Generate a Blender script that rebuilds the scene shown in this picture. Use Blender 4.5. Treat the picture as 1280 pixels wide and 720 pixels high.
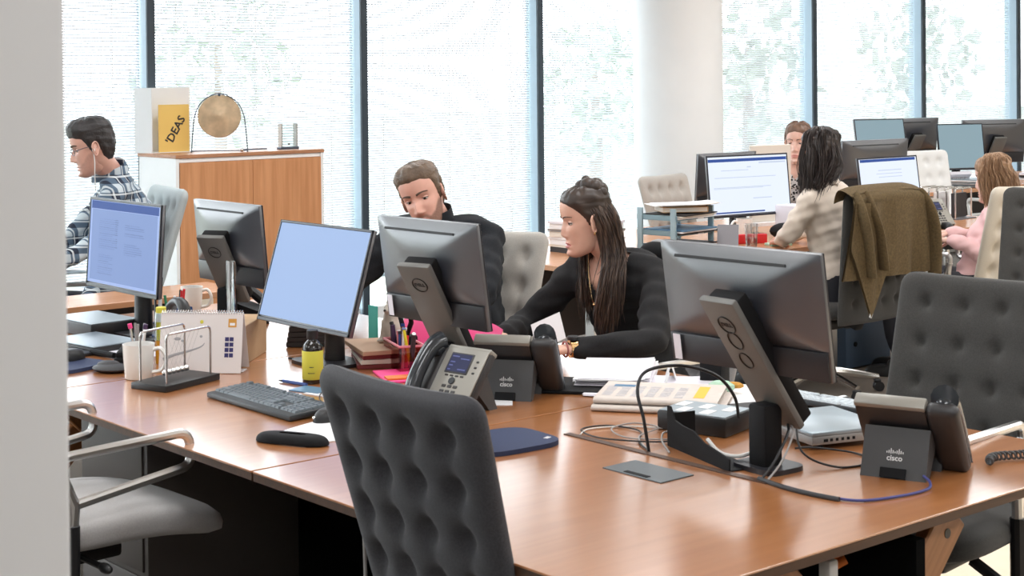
import bpy, bmesh, math, random
import numpy as np
from mathutils import Vector, Matrix, Euler

for o in list(bpy.data.objects):
    bpy.data.objects.remove(o)
SC = bpy.context.scene
COL = SC.collection
RNG = random.Random(7)
PI = math.pi

# ------------------------------------------------------------------ camera
cam_data = bpy.data.cameras.new('camera')
cam = bpy.data.objects.new('camera', cam_data)
COL.objects.link(cam)
_r = Vector((0.76291864, -0.64643098, -0.00906291))
_u = Vector((0.0146092, 0.00322344, 0.99988808))
_f = Vector((0.64632942, 0.76296566, -0.01190307))
cam.matrix_world = Matrix(((_r.x, _u.x, -_f.x, 0), (_r.y, _u.y, -_f.y, 0), (_r.z, _u.z, -_f.z, 1.655), (0, 0, 0, 1)))
cam_data.sensor_width = 36
cam_data.lens = 56.352
cam_data.shift_y = -0.19015
cam_data.clip_start = 0.05
cam_data.clip_end = 300
cam_data.dof.use_dof = True
cam_data.dof.focus_distance = 7.0
cam_data.dof.aperture_fstop = 15.0
SC.camera = cam

# ------------------------------------------------------------------ world and exposure
world = bpy.data.worlds.new('sky')
SC.world = world
world.use_nodes = True
_bg = world.node_tree.nodes['Background']
_bg.inputs[0].default_value = (0.93, 0.97, 1.0, 1)
_bg.inputs[1].default_value = 6.4
SC.view_settings.view_transform = 'Standard'
SC.view_settings.look = 'None'
SC.view_settings.gamma = 1.0
SC.view_settings.use_curve_mapping = False
SC.view_settings.exposure = 0.0


def area_light(name, loc, size, power, color=(.95, .975, 1), rot=(0, 0, 0)):
    d = bpy.data.lights.new(name, 'AREA')
    d.shape = 'RECTANGLE'
    d.size, d.size_y = size
    d.energy = power
    d.color = color
    o = bpy.data.objects.new(name, d)
    o.location = loc
    o.rotation_euler = rot
    COL.objects.link(o)
    return o


# ceiling panel lamps of the office, in a regular grid
LAMP_POWER = 27
for _x in (-0.6, 1.8, 4.2, 6.6, 9.0, 11.4):
    for _y in (-1.2, 1.2, 3.6, 6.0):
        area_light('ceiling_lamp', (_x, _y, 2.93), (1.2, 0.6), LAMP_POWER)

# ------------------------------------------------------------------ materials
MATS = {}


def new_mat(name):
    m = bpy.data.materials.new(name)
    m.use_nodes = True
    MATS[name] = m
    nt = m.node_tree
    return m, nt, nt.nodes['Principled BSDF']


def setin(b, **kw):
    names = {'rough': 'Roughness', 'metal': 'Metallic', 'spec': 'Specular IOR Level', 'coat': 'Coat Weight', 'sheen': 'Sheen Weight',
             'sss': 'Subsurface Weight', 'trans': 'Transmission Weight', 'ior': 'IOR', 'coat_rough': 'Coat Roughness'}
    for k, v in kw.items():
        b.inputs[names[k]].default_value = v


def mat(name, col, var=0.0, scale=40.0, bump=0.0, bscale=None, **kw):
    """plain colour with an optional noise variation and noise relief"""
    m, nt, b = new_mat(name)
    c = (*col, 1)
    b.inputs['Base Color'].default_value = c
    setin(b, **kw)
    if var or bump:
        tc = nt.nodes.new('ShaderNodeTexCoord')
    if var:
        n = nt.nodes.new('ShaderNodeTexNoise')
        n.inputs['Scale'].default_value = scale
        n.inputs['Detail'].default_value = 4
        nt.links.new(tc.outputs['Object'], n.inputs['Vector'])
        r = nt.nodes.new('ShaderNodeValToRGB')
        r.color_ramp.elements[0].position = .3
        r.color_ramp.elements[1].position = .7
        r.color_ramp.elements[0].color = (*[x * (1 - var) for x in col], 1)
        r.color_ramp.elements[1].color = (*[min(1, x * (1 + var)) for x in col], 1)
        nt.links.new(n.outputs['Fac'], r.inputs[0])
        nt.links.new(r.outputs[0], b.inputs['Base Color'])
    if bump:
        n2 = nt.nodes.new('ShaderNodeTexNoise')
        n2.inputs['Scale'].default_value = bscale or scale * 4
        n2.inputs['Detail'].default_value = 3
        nt.links.new(tc.outputs['Object'], n2.inputs['Vector'])
        bp = nt.nodes.new('ShaderNodeBump')
        bp.inputs['Strength'].default_value = bump
        bp.inputs['Distance'].default_value = .004
        nt.links.new(n2.outputs['Fac'], bp.inputs['Height'])
        nt.links.new(bp.outputs[0], b.inputs['Normal'])
    return m


def wood(name, c1, c2, stretch=(1.2, 22, 22), rough=.3, spec=.5, coat=0.0, scale=3.0):
    m, nt, b = new_mat(name)
    tc = nt.nodes.new('ShaderNodeTexCoord')
    mp = nt.nodes.new('ShaderNodeMapping')
    mp.inputs['Scale'].default_value = stretch
    nt.links.new(tc.outputs['Object'], mp.inputs['Vector'])
    n = nt.nodes.new('ShaderNodeTexNoise')
    n.inputs['Scale'].default_value = scale
    n.inputs['Detail'].default_value = 6
    n.inputs['Distortion'].default_value = .3
    nt.links.new(mp.outputs[0], n.inputs['Vector'])
    r = nt.nodes.new('ShaderNodeValToRGB')
    r.color_ramp.elements[0].position = .3
    r.color_ramp.elements[1].position = .72
    r.color_ramp.elements[0].color = (*c1, 1)
    r.color_ramp.elements[1].color = (*c2, 1)
    nt.links.new(n.outputs['Fac'], r.inputs[0])
    nt.links.new(r.outputs[0], b.inputs['Base Color'])
    setin(b, rough=rough, spec=spec, coat=coat, coat_rough=.16)
    return m


def emit(name, col, strength=1.0, rough=.3):
    m, nt, b = new_mat(name)
    b.inputs['Base Color'].default_value = (.02, .02, .025, 1)
    b.inputs['Emission Color'].default_value = (*col, 1)
    b.inputs['Emission Strength'].default_value = strength
    setin(b, rough=.45, spec=.06)
    return m


def thin_glass(name, tint=(1, 1, 1), gloss=.06, rough=.02):
    m = bpy.data.materials.new(name)
    m.use_nodes = True
    MATS[name] = m
    nt = m.node_tree
    nt.nodes.clear()
    out = nt.nodes.new('ShaderNodeOutputMaterial')
    t = nt.nodes.new('ShaderNodeBsdfTransparent')
    t.inputs[0].default_value = (*tint, 1)
    g = nt.nodes.new('ShaderNodeBsdfGlossy')
    g.inputs['Roughness'].default_value = rough
    fr = nt.nodes.new('ShaderNodeLayerWeight')
    fr.inputs[0].default_value = .25
    mu = nt.nodes.new('ShaderNodeMath')
    mu.operation = 'MULTIPLY_ADD'
    mu.inputs[1].default_value = .5
    mu.inputs[2].default_value = gloss
    nt.links.new(fr.outputs['Fresnel'], mu.inputs[0])
    mx = nt.nodes.new('ShaderNodeMixShader')
    nt.links.new(mu.outputs[0], mx.inputs[0])
    nt.links.new(t.outputs[0], mx.inputs[1])
    nt.links.new(g.outputs[0], mx.inputs[2])
    nt.links.new(mx.outputs[0], out.inputs[0])
    return m


def translucent(name, col, amount=.5):
    m, nt, b = new_mat(name)
    b.inputs['Base Color'].default_value = (*col, 1)
    setin(b, rough=.5)
    t = nt.nodes.new('ShaderNodeBsdfTranslucent')
    t.inputs[0].default_value = (*col, 1)
    mx = nt.nodes.new('ShaderNodeMixShader')
    mx.inputs[0].default_value = amount
    out = nt.nodes['Material Output']
    nt.links.new(b.outputs[0], mx.inputs[1])
    nt.links.new(t.outputs[0], mx.inputs[2])
    nt.links.new(mx.outputs[0], out.inputs[0])
    return m


def stripe_mat(name, cols, scale, axis=0, rough=.8, coord='Object', bump=.0):
    """soft stripes of the given colours along one axis, with noise: hair, corduroy, fringe"""
    m, nt, b = new_mat(name)
    tc = nt.nodes.new('ShaderNodeTexCoord')
    mp = nt.nodes.new('ShaderNodeMapping')
    s = [2.5, 2.5, 2.5]
    if axis == 2:
        s = [scale, scale, 2.0]
    elif axis == 0:
        s = [scale, 3, 3]
    else:
        s = [3, scale, 3]
    mp.inputs['Scale'].default_value = s
    nt.links.new(tc.outputs[coord], mp.inputs['Vector'])
    n = nt.nodes.new('ShaderNodeTexNoise')
    n.inputs['Scale'].default_value = 1.0
    n.inputs['Detail'].default_value = 3
    nt.links.new(mp.outputs[0], n.inputs['Vector'])
    r = nt.nodes.new('ShaderNodeValToRGB')
    while len(r.color_ramp.elements) < len(cols):
        r.color_ramp.elements.new(.5)
    for i, c in enumerate(cols):
        r.color_ramp.elements[i].position = .3 + .4 * i / max(1, len(cols) - 1)
        r.color_ramp.elements[i].color = (*c, 1)
    nt.links.new(n.outputs['Fac'], r.inputs[0])
    nt.links.new(r.outputs[0], b.inputs['Base Color'])
    setin(b, rough=rough)
    if bump:
        bp = nt.nodes.new('ShaderNodeBump')
        bp.inputs['Strength'].default_value = bump
        bp.inputs['Distance'].default_value = .004
        nt.links.new(n.outputs['Fac'], bp.inputs['Height'])
        nt.links.new(bp.outputs[0], b.inputs['Normal'])
    return m


def plaid(name):
    m, nt, b = new_mat(name)
    tc = nt.nodes.new('ShaderNodeTexCoord')
    sep = nt.nodes.new('ShaderNodeSeparateXYZ')
    nt.links.new(tc.outputs['Object'], sep.inputs[0])

    def math_(op, a, bb=None):
        n = nt.nodes.new('ShaderNodeMath')
        n.operation = op
        for i, v in enumerate((a, bb)):
            if v is None:
                continue
            if isinstance(v, (int, float)):
                n.inputs[i].default_value = v
            else:
                nt.links.new(v, n.inputs[i])
        return n.outputs[0]

    def band(src, period, off, width):
        a = math_('ADD', src, off)
        a = math_('DIVIDE', a, period)
        a = math_('FRACT', a)
        return math_('LESS_THAN', a, width)
    s1 = math_('ADD', math_('MULTIPLY', sep.outputs[0], .9), math_('MULTIPLY', sep.outputs[1], .9))
    s2 = sep.outputs[2]
    dark = math_('ADD', band(s1, .075, 10, .5), band(s2, .075, 10, .5))
    light = math_('ADD', band(s1, .075, 10.052, .1), band(s2, .075, 10.05, .1))
    r = nt.nodes.new('ShaderNodeValToRGB')
    r.color_ramp.interpolation = 'CONSTANT'
    e = r.color_ramp.elements
    e[0].position, e[0].color = 0, (.50, .56, .60, 1)
    e[1].position, e[1].color = .3, (.085, .13, .19, 1)
    x = e.new(.8)
    x.color = (.014, .022, .045, 1)
    nt.links.new(math_('DIVIDE', dark, 2.0), r.inputs[0])
    mx = nt.nodes.new('ShaderNodeMix')
    mx.data_type = 'RGBA'
    nt.links.new(math_('MULTIPLY', light, .7), mx.inputs[0])
    nt.links.new(r.outputs[0], mx.inputs[6])
    mx.inputs[7].default_value = (.7, .74, .76, 1)
    nt.links.new(mx.outputs[2], b.inputs['Base Color'])
    setin(b, rough=.85)
    return m


wood('desk_veneer', (.40, .148, .046), (.47, .19, .066), stretch=(1.0, 14, 14), rough=.30, spec=.6, coat=1.0)
MATS['desk_veneer'].node_tree.nodes['Principled BSDF'].inputs['Coat IOR'].default_value = 1.85
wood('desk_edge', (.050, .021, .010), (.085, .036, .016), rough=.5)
wood('leg_wood', (.36, .15, .055), (.50, .22, .09), stretch=(20, 20, 1.2), rough=.45)
wood('cabinet_wood', (.56, .24, .095), (.70, .33, .15), stretch=(14, 14, .9), rough=.45)
wood('cabinet_top', (.42, .19, .09), (.52, .25, .13), rough=.4)
mat('panel_dark', (.035, .022, .018), rough=.5)
mat('carpet', (.175, .145, .118), var=.25, scale=300, bump=.5, rough=.95)
mat('floor_pale', (.84, .69, .52), var=.05, scale=6, rough=.45)  # paler, smoother floor area towards the right
mat('white_paint', (.93, .93, .92), var=.02, scale=3, rough=.7)
mat('pillar_paint', (.83, .82, .82), rough=.8)
mat('ceiling_paint', (.80, .79, .77), rough=.9)
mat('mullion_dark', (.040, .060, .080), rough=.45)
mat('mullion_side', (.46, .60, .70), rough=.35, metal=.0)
translucent('blind_slat', (.77, .80, .84), .18)
mat('cord_white', (.85, .85, .85), rough=.7)
thin_glass('window_glass', (.97, .99, 1.0), gloss=.02)
thin_glass('clear_plastic', (.93, .97, .97), gloss=.10)
thin_glass('drink_glass', (.95, .97, .98), gloss=.14)
mat('ground', (.36, .38, .31), rough=.9, var=.2, scale=2)
mat('leaf', (.40, .45, .38), rough=.8, var=.4, scale=3)
mat('bark', (.30, .24, .20), rough=.9)
mat('far_building', (.55, .56, .58), rough=.8)
mat('felt_charcoal', (.043, .042, .047), var=.2, scale=260, bump=.25, bscale=900, rough=.95, sheen=.10)
mat('felt_dark', (.050, .048, .045), var=.18, scale=260, bump=.25, bscale=900, rough=.95, sheen=.15)
mat('felt_grey', (.36, .34, .33), var=.08, scale=260, bump=.2, bscale=900, rough=.95, sheen=.2)
mat('felt_stone', (.46, .43, .39), var=.08, scale=260, bump=.2, bscale=900, rough=.95, sheen=.2)
mat('felt_mid', (.27, .265, .27), var=.10, scale=260, bump=.2, bscale=900, rough=.95, sheen=.2)
mat('felt_white', (.80, .79, .77), var=.05, scale=260, bump=.2, bscale=900, rough=.9)
mat('felt_beige', (.64, .58, .49), var=.05, scale=260, bump=.2, bscale=900, rough=.9)
mat('felt_silver', (.42, .46, .47), var=.05, scale=260, bump=.2, bscale=900, rough=.9)
mat('chrome', (.80, .79, .77), metal=1.0, rough=.16)
mat('aluminium', (.68, .68, .68), metal=1.0, rough=.28)
mat('steel_wire', (.55, .53, .52), metal=1.0, rough=.25)
mat('black_plastic', (.012, .012, .013), rough=.42)
mat('matte_black', (.008, .008, .009), rough=.7, spec=.2)
mat('monitor_back', (.037, .041, .052), rough=.30, spec=1.0, ior=1.75, bump=.12, bscale=1500)
mat('monitor_neck', (.15, .148, .138), rough=.45, bump=.1, bscale=1500)
mat('monitor_dark', (.020, .020, .024), rough=.4)
mat('monitor_vent', (.006, .006, .007), rough=.6)
mat('bezel', (.010, .012, .020), rough=.35)
emit('screen_blank', (.40, .555, .87), .92)
emit('screen_white', (.80, .87, .98), 1.05)
emit('screen_doc', (.36, .48, .82), 1.0)
emit('screen_teal', (.33, .47, .53), .8)
emit('screen_ink', (.15, .21, .42), .8)
emit('screen_pale_ink', (.60, .68, .82), 1.0)
emit('screen_bar', (.03, .09, .36), .9)
emit('phone_screen', (.028, .033, .085), 1.0)
emit('phone_ink', (.12, .14, .33), 1.0)
mat('phone_dark', (.032, .030, .031), rough=.42, bump=.1, bscale=1200)
mat('phone_stand', (.060, .060, .062), rough=.5, bump=.1, bscale=1200)
mat('phone_silver', (.31, .295, .26), rough=.4, metal=.2)
mat('phone_gloss', (.03, .034, .040), rough=.16, spec=.6)
mat('logo_white', (.75, .75, .75), rough=.5)
mat('logo_dark', (.012, .012, .012), rough=.4)
mat('key_grey', (.095, .115, .13), rough=.42)
mat('key_glare', (.62, .68, .72), rough=.35)  # reflection on the key tops put into their colour
mat('key_body', (.020, .024, .028), rough=.5)
mat('laptop_lid', (.30, .36, .40), rough=.3, metal=.3)
mat('laptop_body', (.30, .29, .28), rough=.4, metal=.3)
mat('navy_pad', (.020, .032, .085), var=.1, scale=300, rough=.75)
mat('paper', (.84, .83, .84), rough=.8)
mat('paper_lilac', (.80, .77, .83), rough=.8)
mat('paper_cream', (.76, .70, .62), rough=.85)
mat('newsprint', (.62, .55, .50), rough=.9, var=.06, scale=30)
mat('print_grey', (.36, .35, .36), rough=.9)
mat('print_pale', (.62, .60, .62), rough=.9)
mat('print_yellow', (.80, .46, .06), rough=.8)
mat('ink_navy', (.035, .030, .13), rough=.7)
mat('orange_print', (.62, .30, .05), rough=.7)
mat('mug_white', (.82, .80, .76), rough=.22, spec=.6)
mat('mug_cream', (.66, .58, .50), rough=.3, spec=.5)
mat('label_yellow', (.62, .55, .055), rough=.6)
mat('card_yellow', (.92, .62, .17), rough=.6)
mat('bottle_dark', (.016, .012, .010), rough=.15, spec=.6)
mat('hl_yellow', (.82, .72, .03), rough=.3)
mat('amber', (.55, .25, .02), rough=.25)
mat('purple', (.07, .035, .10), rough=.5)
mat('cardboard', (.46, .30, .17), var=.06, scale=20, rough=.85)
mat('pink', (.90, .06, .26), rough=.55)
mat('pink_pale', (.80, .28, .33), rough=.55)
mat('red', (.70, .02, .025), rough=.4)
mat('red_dark', (.20, .03, .03), rough=.5)
mat('orange', (.75, .20, .03), rough=.5)
mat('blue_pen', (.010, .045, .22), rough=.35)
mat('blue_cup', (.008, .045, .16), rough=.4)
mat('blue_cable', (.055, .06, .22), rough=.5)
mat('teal', (.05, .40, .33), rough=.5)
mat('green', (.05, .35, .16), rough=.5)
mat('mint', (.45, .66, .50), rough=.7)
mat('tray_teal', (.20, .31, .36), rough=.4)
mat('tray_blue', (.10, .22, .36), rough=.4)
mat('book_tan', (.52, .30, .12), rough=.8)
mat('book_dark', (.030, .028, .030), rough=.6)
mat('pages', (.74, .68, .60), rough=.9)
mat('figurine', (.58, .52, .44), rough=.6)
mat('gong', (.64, .47, .30), metal=.25, rough=.4, var=.25, scale=14)
mat('wire_dark', (.09, .11, .15), rough=.4, metal=.5)
mat('cable_black', (.012, .012, .014), rough=.45)
mat('cable_grey', (.30, .28, .27), rough=.5)
mat('cable_white', (.70, .68, .65), rough=.5)
mat('pedestal_blue', (.055, .085, .13), rough=.5)
mat('flap_grey', (.085, .10, .11), rough=.35)
mat('skin_light', (.66, .37, .27), rough=.5, sss=.04, var=.05, scale=25)
mat('skin_warm', (.74, .43, .32), rough=.5, sss=.04, var=.05, scale=25)
mat('skin_fair', (.76, .47, .38), rough=.5, sss=.04, var=.05, scale=25)
mat('skin_pink', (.74, .40, .31), rough=.5, sss=.04, var=.06, scale=25)
mat('lips_rose', (.52, .17, .15), rough=.4)
mat('lips_pale', (.56, .24, .20), rough=.45)
mat('stubble', (.25, .125, .085), rough=.7, var=.25, scale=160)
mat('stubble_light', (.60, .35, .28), rough=.6, var=.1, scale=160)
mat('eye_white', (.60, .57, .54), rough=.2)
mat('iris', (.045, .03, .02), rough=.1)
mat('brow_dark', (.055, .033, .024), rough=.8)
mat('brow_brown', (.085, .05, .032), rough=.8)
stripe_mat('hair_brunette', [(.014, .008, .006), (.050, .027, .017), (.125, .074, .048)], 130, 2, rough=.42)
stripe_mat('hair_black', [(.014, .010, .009), (.034, .024, .021), (.070, .050, .044)], 120, 2, rough=.45)
stripe_mat('hair_blonde', [(.16, .088, .045), (.29, .165, .09), (.44, .28, .17)], 110, 2, rough=.5)
stripe_mat('hair_brown', [(.075, .048, .030), (.15, .10, .065), (.24, .17, .115)], 90, 1, rough=.5)
stripe_mat('hair_dark', [(.010, .009, .010), (.028, .022, .022), (.06, .05, .055)], 90, 1, rough=.5)
stripe_mat('hair_auburn', [(.09, .045, .03), (.16, .085, .055), (.22, .13, .09)], 90, 1, rough=.5)
mat('sweater_navy', (.013, .015, .019), var=.25, scale=200, bump=.3, bscale=700, rough=.95)
mat('knit_black', (.011, .0105, .0115), var=.25, scale=200, bump=.3, bscale=700, rough=.95)
mat('blouse_cream', (.72, .62, .53), var=.04, scale=10, bump=.3, bscale=30, rough=.8)
mat('jacket_pink', (.80, .50, .50), var=.06, scale=15, bump=.4, bscale=30, rough=.75)
mat('trouser_dark', (.02, .02, .026), rough=.9)
mat('shoe_black', (.012, .012, .012), rough=.4)
mat('corduroy', (.125, .085, .038), var=.22, scale=90, bump=.8, bscale=260, rough=.95)
mat('gold', (.80, .52, .25), metal=1.0, rough=.25)
plaid('plaid_shirt')


def pattern_mat(name, c1, c2, scale):
    m, nt, b = new_mat(name)
    tc = nt.nodes.new('ShaderNodeTexCoord')
    v = nt.nodes.new('ShaderNodeTexVoronoi')
    v.inputs['Scale'].default_value = scale
    nt.links.new(tc.outputs['Object'], v.inputs['Vector'])
    r = nt.nodes.new('ShaderNodeValToRGB')
    r.color_ramp.interpolation = 'CONSTANT'
    r.color_ramp.elements[0].color = (*c1, 1)
    r.color_ramp.elements[1].position = .45
    r.color_ramp.elements[1].color = (*c2, 1)
    nt.links.new(v.outputs['Distance'], r.inputs[0])
    nt.links.new(r.outputs[0], b.inputs['Base Color'])
    setin(b, rough=.8)
    return m


pattern_mat('print_blouse', (.02, .02, .022), (.62, .60, .60), 60)
mat('mesh_grey', (.16, .15, .16), rough=.5, metal=.3)
mat('taupe_panel', (.070, .057, .050), rough=.6)
mat('cardboard2', (.50, .33, .22), rough=.8)
emit('screen_pale_doc', (.235, .34, .64), .95)
mat('tray_teal2', (.30, .42, .47), rough=.4)
mat('book_tan2', (.62, .40, .20), rough=.7)
mat('red_dark2', (.33, .10, .09), rough=.6)
mat('paper_cream2', (.74, .68, .66), rough=.8)
mat('white_board', (.92, .92, .92), rough=.5)
thin_glass('pink_glass', (.78, .46, .46), gloss=.08)
mat('skin_fair2', (.68, .39, .31), rough=.5, sss=.04, var=.05, scale=25)
mat('shade_black', (.004, .004, .004), rough=.95, spec=.05)  # near-black that stands for the deep shade under the bench desks
mat('hair_brunette_cap', (.036, .021, .014), var=.30, scale=22, rough=.45)
mat('hair_brown_cap', (.13, .085, .055), var=.35, scale=30, rough=.5, bump=.6, bscale=120)
mat('hair_dark_cap', (.022, .018, .018), var=.4, scale=30, rough=.5, bump=.6, bscale=120)
mat('hair_auburn_cap', (.16, .085, .052), var=.25, scale=25, rough=.5)


def beard_mix(name, beard, amount):
    """mixes the beard colour into a skin by the body's own beard attribute"""
    m = MATS[name]
    nt = m.node_tree
    b = nt.nodes['Principled BSDF']
    src = b.inputs['Base Color'].links[0].from_socket
    a = nt.nodes.new('ShaderNodeAttribute')
    a.attribute_name = 'beard'
    tc = nt.nodes.new('ShaderNodeTexCoord')
    n = nt.nodes.new('ShaderNodeTexNoise')
    n.inputs['Scale'].default_value = 260
    nt.links.new(tc.outputs['Object'], n.inputs['Vector'])
    ma = nt.nodes.new('ShaderNodeMath')
    ma.operation = 'MULTIPLY_ADD'
    ma.inputs[1].default_value = .5
    ma.inputs[2].default_value = amount - .25
    nt.links.new(n.outputs['Fac'], ma.inputs[0])
    mm = nt.nodes.new('ShaderNodeMath')
    mm.operation = 'MULTIPLY'
    nt.links.new(ma.outputs[0], mm.inputs[0])
    nt.links.new(a.outputs['Fac'], mm.inputs[1])
    mm.use_clamp = True
    mx = nt.nodes.new('ShaderNodeMix')
    mx.data_type = 'RGBA'
    nt.links.new(mm.outputs[0], mx.inputs[0])
    nt.links.new(src, mx.inputs[6])
    mx.inputs[7].default_value = (*beard, 1)
    nt.links.new(mx.outputs[2], b.inputs['Base Color'])


beard_mix('skin_pink', (.17, .085, .055), .80)
beard_mix('skin_fair2', (.30, .17, .14), .38)

# ------------------------------------------------------------------ mesh helpers
class MB:
    """collects vertices and faces of several shapes into one mesh"""

    def __init__(self):
        self.v, self.f, self.m = [], [], []
        self.mi = 0

    def add(self, verts, faces, M=None):
        b = len(self.v)
        if M is not None:
            verts = [M @ Vector(p) for p in verts]
        self.v.extend([tuple(p) for p in verts])
        self.f.extend([tuple(i + b for i in fc) for fc in faces])
        self.m.extend([self.mi] * len(faces))
        return self

    def box(self, size, loc=(0, 0, 0), rot=(0, 0, 0), bev=0.0, seg=2):
        M = Matrix.Translation(loc) @ Euler(rot).to_matrix().to_4x4()
        bm = bmesh.new()
        bmesh.ops.create_cube(bm, size=1)
        bmesh.ops.scale(bm, vec=size, verts=bm.verts)
        if bev:
            bmesh.ops.bevel(bm, geom=bm.edges[:], offset=min(bev, min(size) * .49), segments=seg, profile=.5, affect='EDGES')
        bm.verts.index_update()
        self.add([v.co.copy() for v in bm.verts], [[v.index for v in f.verts] for f in bm.faces], M)
        bm.free()
        return self

    def tube(self, pts, r=.01, n=8, closed=False, caps=True, flat=1.0):
        P = [Vector(p) for p in pts]
        N = len(P)
        R = r if isinstance(r, (list, tuple)) else [r] * N
        T = []
        for i in range(N):
            if closed:
                t = P[(i + 1) % N] - P[i - 1]
            else:
                t = P[min(i + 1, N - 1)] - P[max(i - 1, 0)]
            T.append(t.normalized() if t.length > 1e-9 else Vector((0, 0, 1)))
        a = Vector((0, 0, 1)) if abs(T[0].z) < .9 else Vector((1, 0, 0))
        nrm = (a - T[0] * a.dot(T[0])).normalized()
        verts, faces = [], []
        for i in range(N):
            nrm = (nrm - T[i] * nrm.dot(T[i]))
            nrm = nrm.normalized() if nrm.length > 1e-6 else T[i].orthogonal().normalized()
            bn = T[i].cross(nrm)
            for k in range(n):
                an = 2 * PI * k / n
                verts.append(P[i] + nrm * (math.cos(an) * R[i]) + bn * (math.sin(an) * R[i] * flat))
        rng = N if closed else N - 1
        for i in range(rng):
            j = (i + 1) % N
            for k in range(n):
                l = (k + 1) % n
                faces.append((i * n + k, i * n + l, j * n + l, j * n + k))
        if caps and not closed:
            faces.append(tuple(range(n))[::-1])
            faces.append(tuple((N - 1) * n + k for k in range(n)))
        return self.add(verts, faces)

    def lathe(self, prof, loc=(0, 0, 0), n=24, rot=(0, 0, 0)):
        M = Matrix.Translation(loc) @ Euler(rot).to_matrix().to_4x4()
        verts, faces = [], []
        for (r, z) in prof:
            for k in range(n):
                a = 2 * PI * k / n
                verts.append((r * math.cos(a), r * math.sin(a), z))
        for i in range(len(prof) - 1):
            for k in range(n):
                l = (k + 1) % n
                faces.append((i * n + k, i * n + l, (i + 1) * n + l, (i + 1) * n + k))
        faces.append(tuple(range(n))[::-1])
        faces.append(tuple((len(prof) - 1) * n + k for k in range(n)))
        return self.add(verts, faces, M)

    def cyl(self, r, h, loc=(0, 0, 0), rot=(0, 0, 0), n=20, r2=None):
        return self.lathe([(r, -h / 2), (r if r2 is None else r2, h / 2)], loc, n, rot)

    def prism(self, pts, y0, y1, M=None):
        """outline in x,z extruded along y"""
        n = len(pts)
        v = [(x, y0, z) for x, z in pts] + [(x, y1, z) for x, z in pts]
        f = [tuple(range(n)), tuple(range(2 * n - 1, n - 1, -1))]
        for i in range(n):
            j = (i + 1) % n
            f.append((i, i + n, j + n, j))
        return self.add(v, f, M)

    def slab(self, pts, z0, z1, M=None):
        """outline in x,y extruded along z"""
        n = len(pts)
        v = [(x, y, z0) for x, y in pts] + [(x, y, z1) for x, y in pts]
        f = [tuple(range(n - 1, -1, -1)), tuple(range(n, 2 * n))]
        for i in range(n):
            j = (i + 1) % n
            f.append((i, j, j + n, i + n))
        return self.add(v, f, M)

    def grid(self, fn, nu, nv, closed_u=False):
        verts = [fn(i / (nu if closed_u else nu - 1), j / (nv - 1)) for j in range(nv) for i in range(nu)]
        faces = []
        for j in range(nv - 1):
            for i in range(nu if closed_u else nu - 1):
                k = (i + 1) % nu
                faces.append((j * nu + i, j * nu + k, (j + 1) * nu + k, (j + 1) * nu + i))
        return self.add(verts, faces)

    def ball(self, r, loc, n=16, m=10, rot=(0, 0, 0)):
        rx, ry, rz = r if isinstance(r, (tuple, list)) else (r, r, r)
        M = Matrix.Translation(loc) @ Euler(rot).to_matrix().to_4x4()
        verts, faces = [(0, 0, -rz)], []
        for j in range(1, m):
            t = -PI / 2 + PI * j / m
            for k in range(n):
                a = 2 * PI * k / n
                verts.append((rx * math.cos(t) * math.cos(a), ry * math.cos(t) * math.sin(a), rz * math.sin(t)))
        verts.append((0, 0, rz))
        for k in range(n):
            l = (k + 1) % n
            faces.append((0, 1 + l, 1 + k))
            for j in range(m - 2):
                faces.append((1 + j * n + k, 1 + j * n + l, 1 + (j + 1) * n + l, 1 + (j + 1) * n + k))
            faces.append((1 + (m - 2) * n + k, 1 + (m - 2) * n + l, len(verts) - 1))
        return self.add(verts, faces, M)

    def mesh(self, name, mats, smooth=35):
        me = bpy.data.meshes.new(name)
        me.from_pydata(self.v, [], self.f)
        for m in (mats if isinstance(mats, (list, tuple)) else [mats]):
            me.materials.append(MATS[m])
        if any(self.m):
            me.polygons.foreach_set('material_index', self.m)
        me.validate()
        if smooth:
            me.polygons.foreach_set('use_smooth', [True] * len(me.polygons))
            me.set_sharp_from_angle(angle=math.radians(smooth))
        me.update()
        return me

    def build(self, name, mats, parent=None, smooth=35, loc=None, rot=None):
        o = bpy.data.objects.new(name, self.mesh(name, mats, smooth))
        COL.objects.link(o)
        if parent is not None:
            o.parent = parent
        if loc is not None:
            o.location = loc
        if rot is not None:
            o.rotation_euler = rot
        return o


def tag(o, label, cat, group=None):
    o['label'] = label
    o['category'] = cat
    if group:
        o['group'] = group
    return o


def thing(name, label, cat, loc=(0, 0, 0), rz=0.0, group=None, rot=None):
    o = bpy.data.objects.new(name, None)
    o.empty_display_size = .05
    COL.objects.link(o)
    o.location = loc
    o.rotation_euler = rot if rot else (0, 0, rz)
    return tag(o, label, cat, group)


def struct(o):
    o['kind'] = 'structure'
    return o


def stuff(o):
    o['kind'] = 'stuff'
    return o


def spline(pts, n=6):
    """Catmull-Rom through the points"""
    P = [Vector(p) for p in pts]
    out = []
    for i in range(len(P) - 1):
        p0, p1, p2, p3 = P[max(i - 1, 0)], P[i], P[i + 1], P[min(i + 2, len(P) - 1)]
        for k in range(n):
            t = k / n
            out.append(.5 * ((2 * p1) + (p2 - p0) * t + (2 * p0 - 5 * p1 + 4 * p2 - p3) * t * t + (3 * p1 - p0 - 3 * p2 + p3) * t ** 3))
    out.append(P[-1])
    return out


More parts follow.
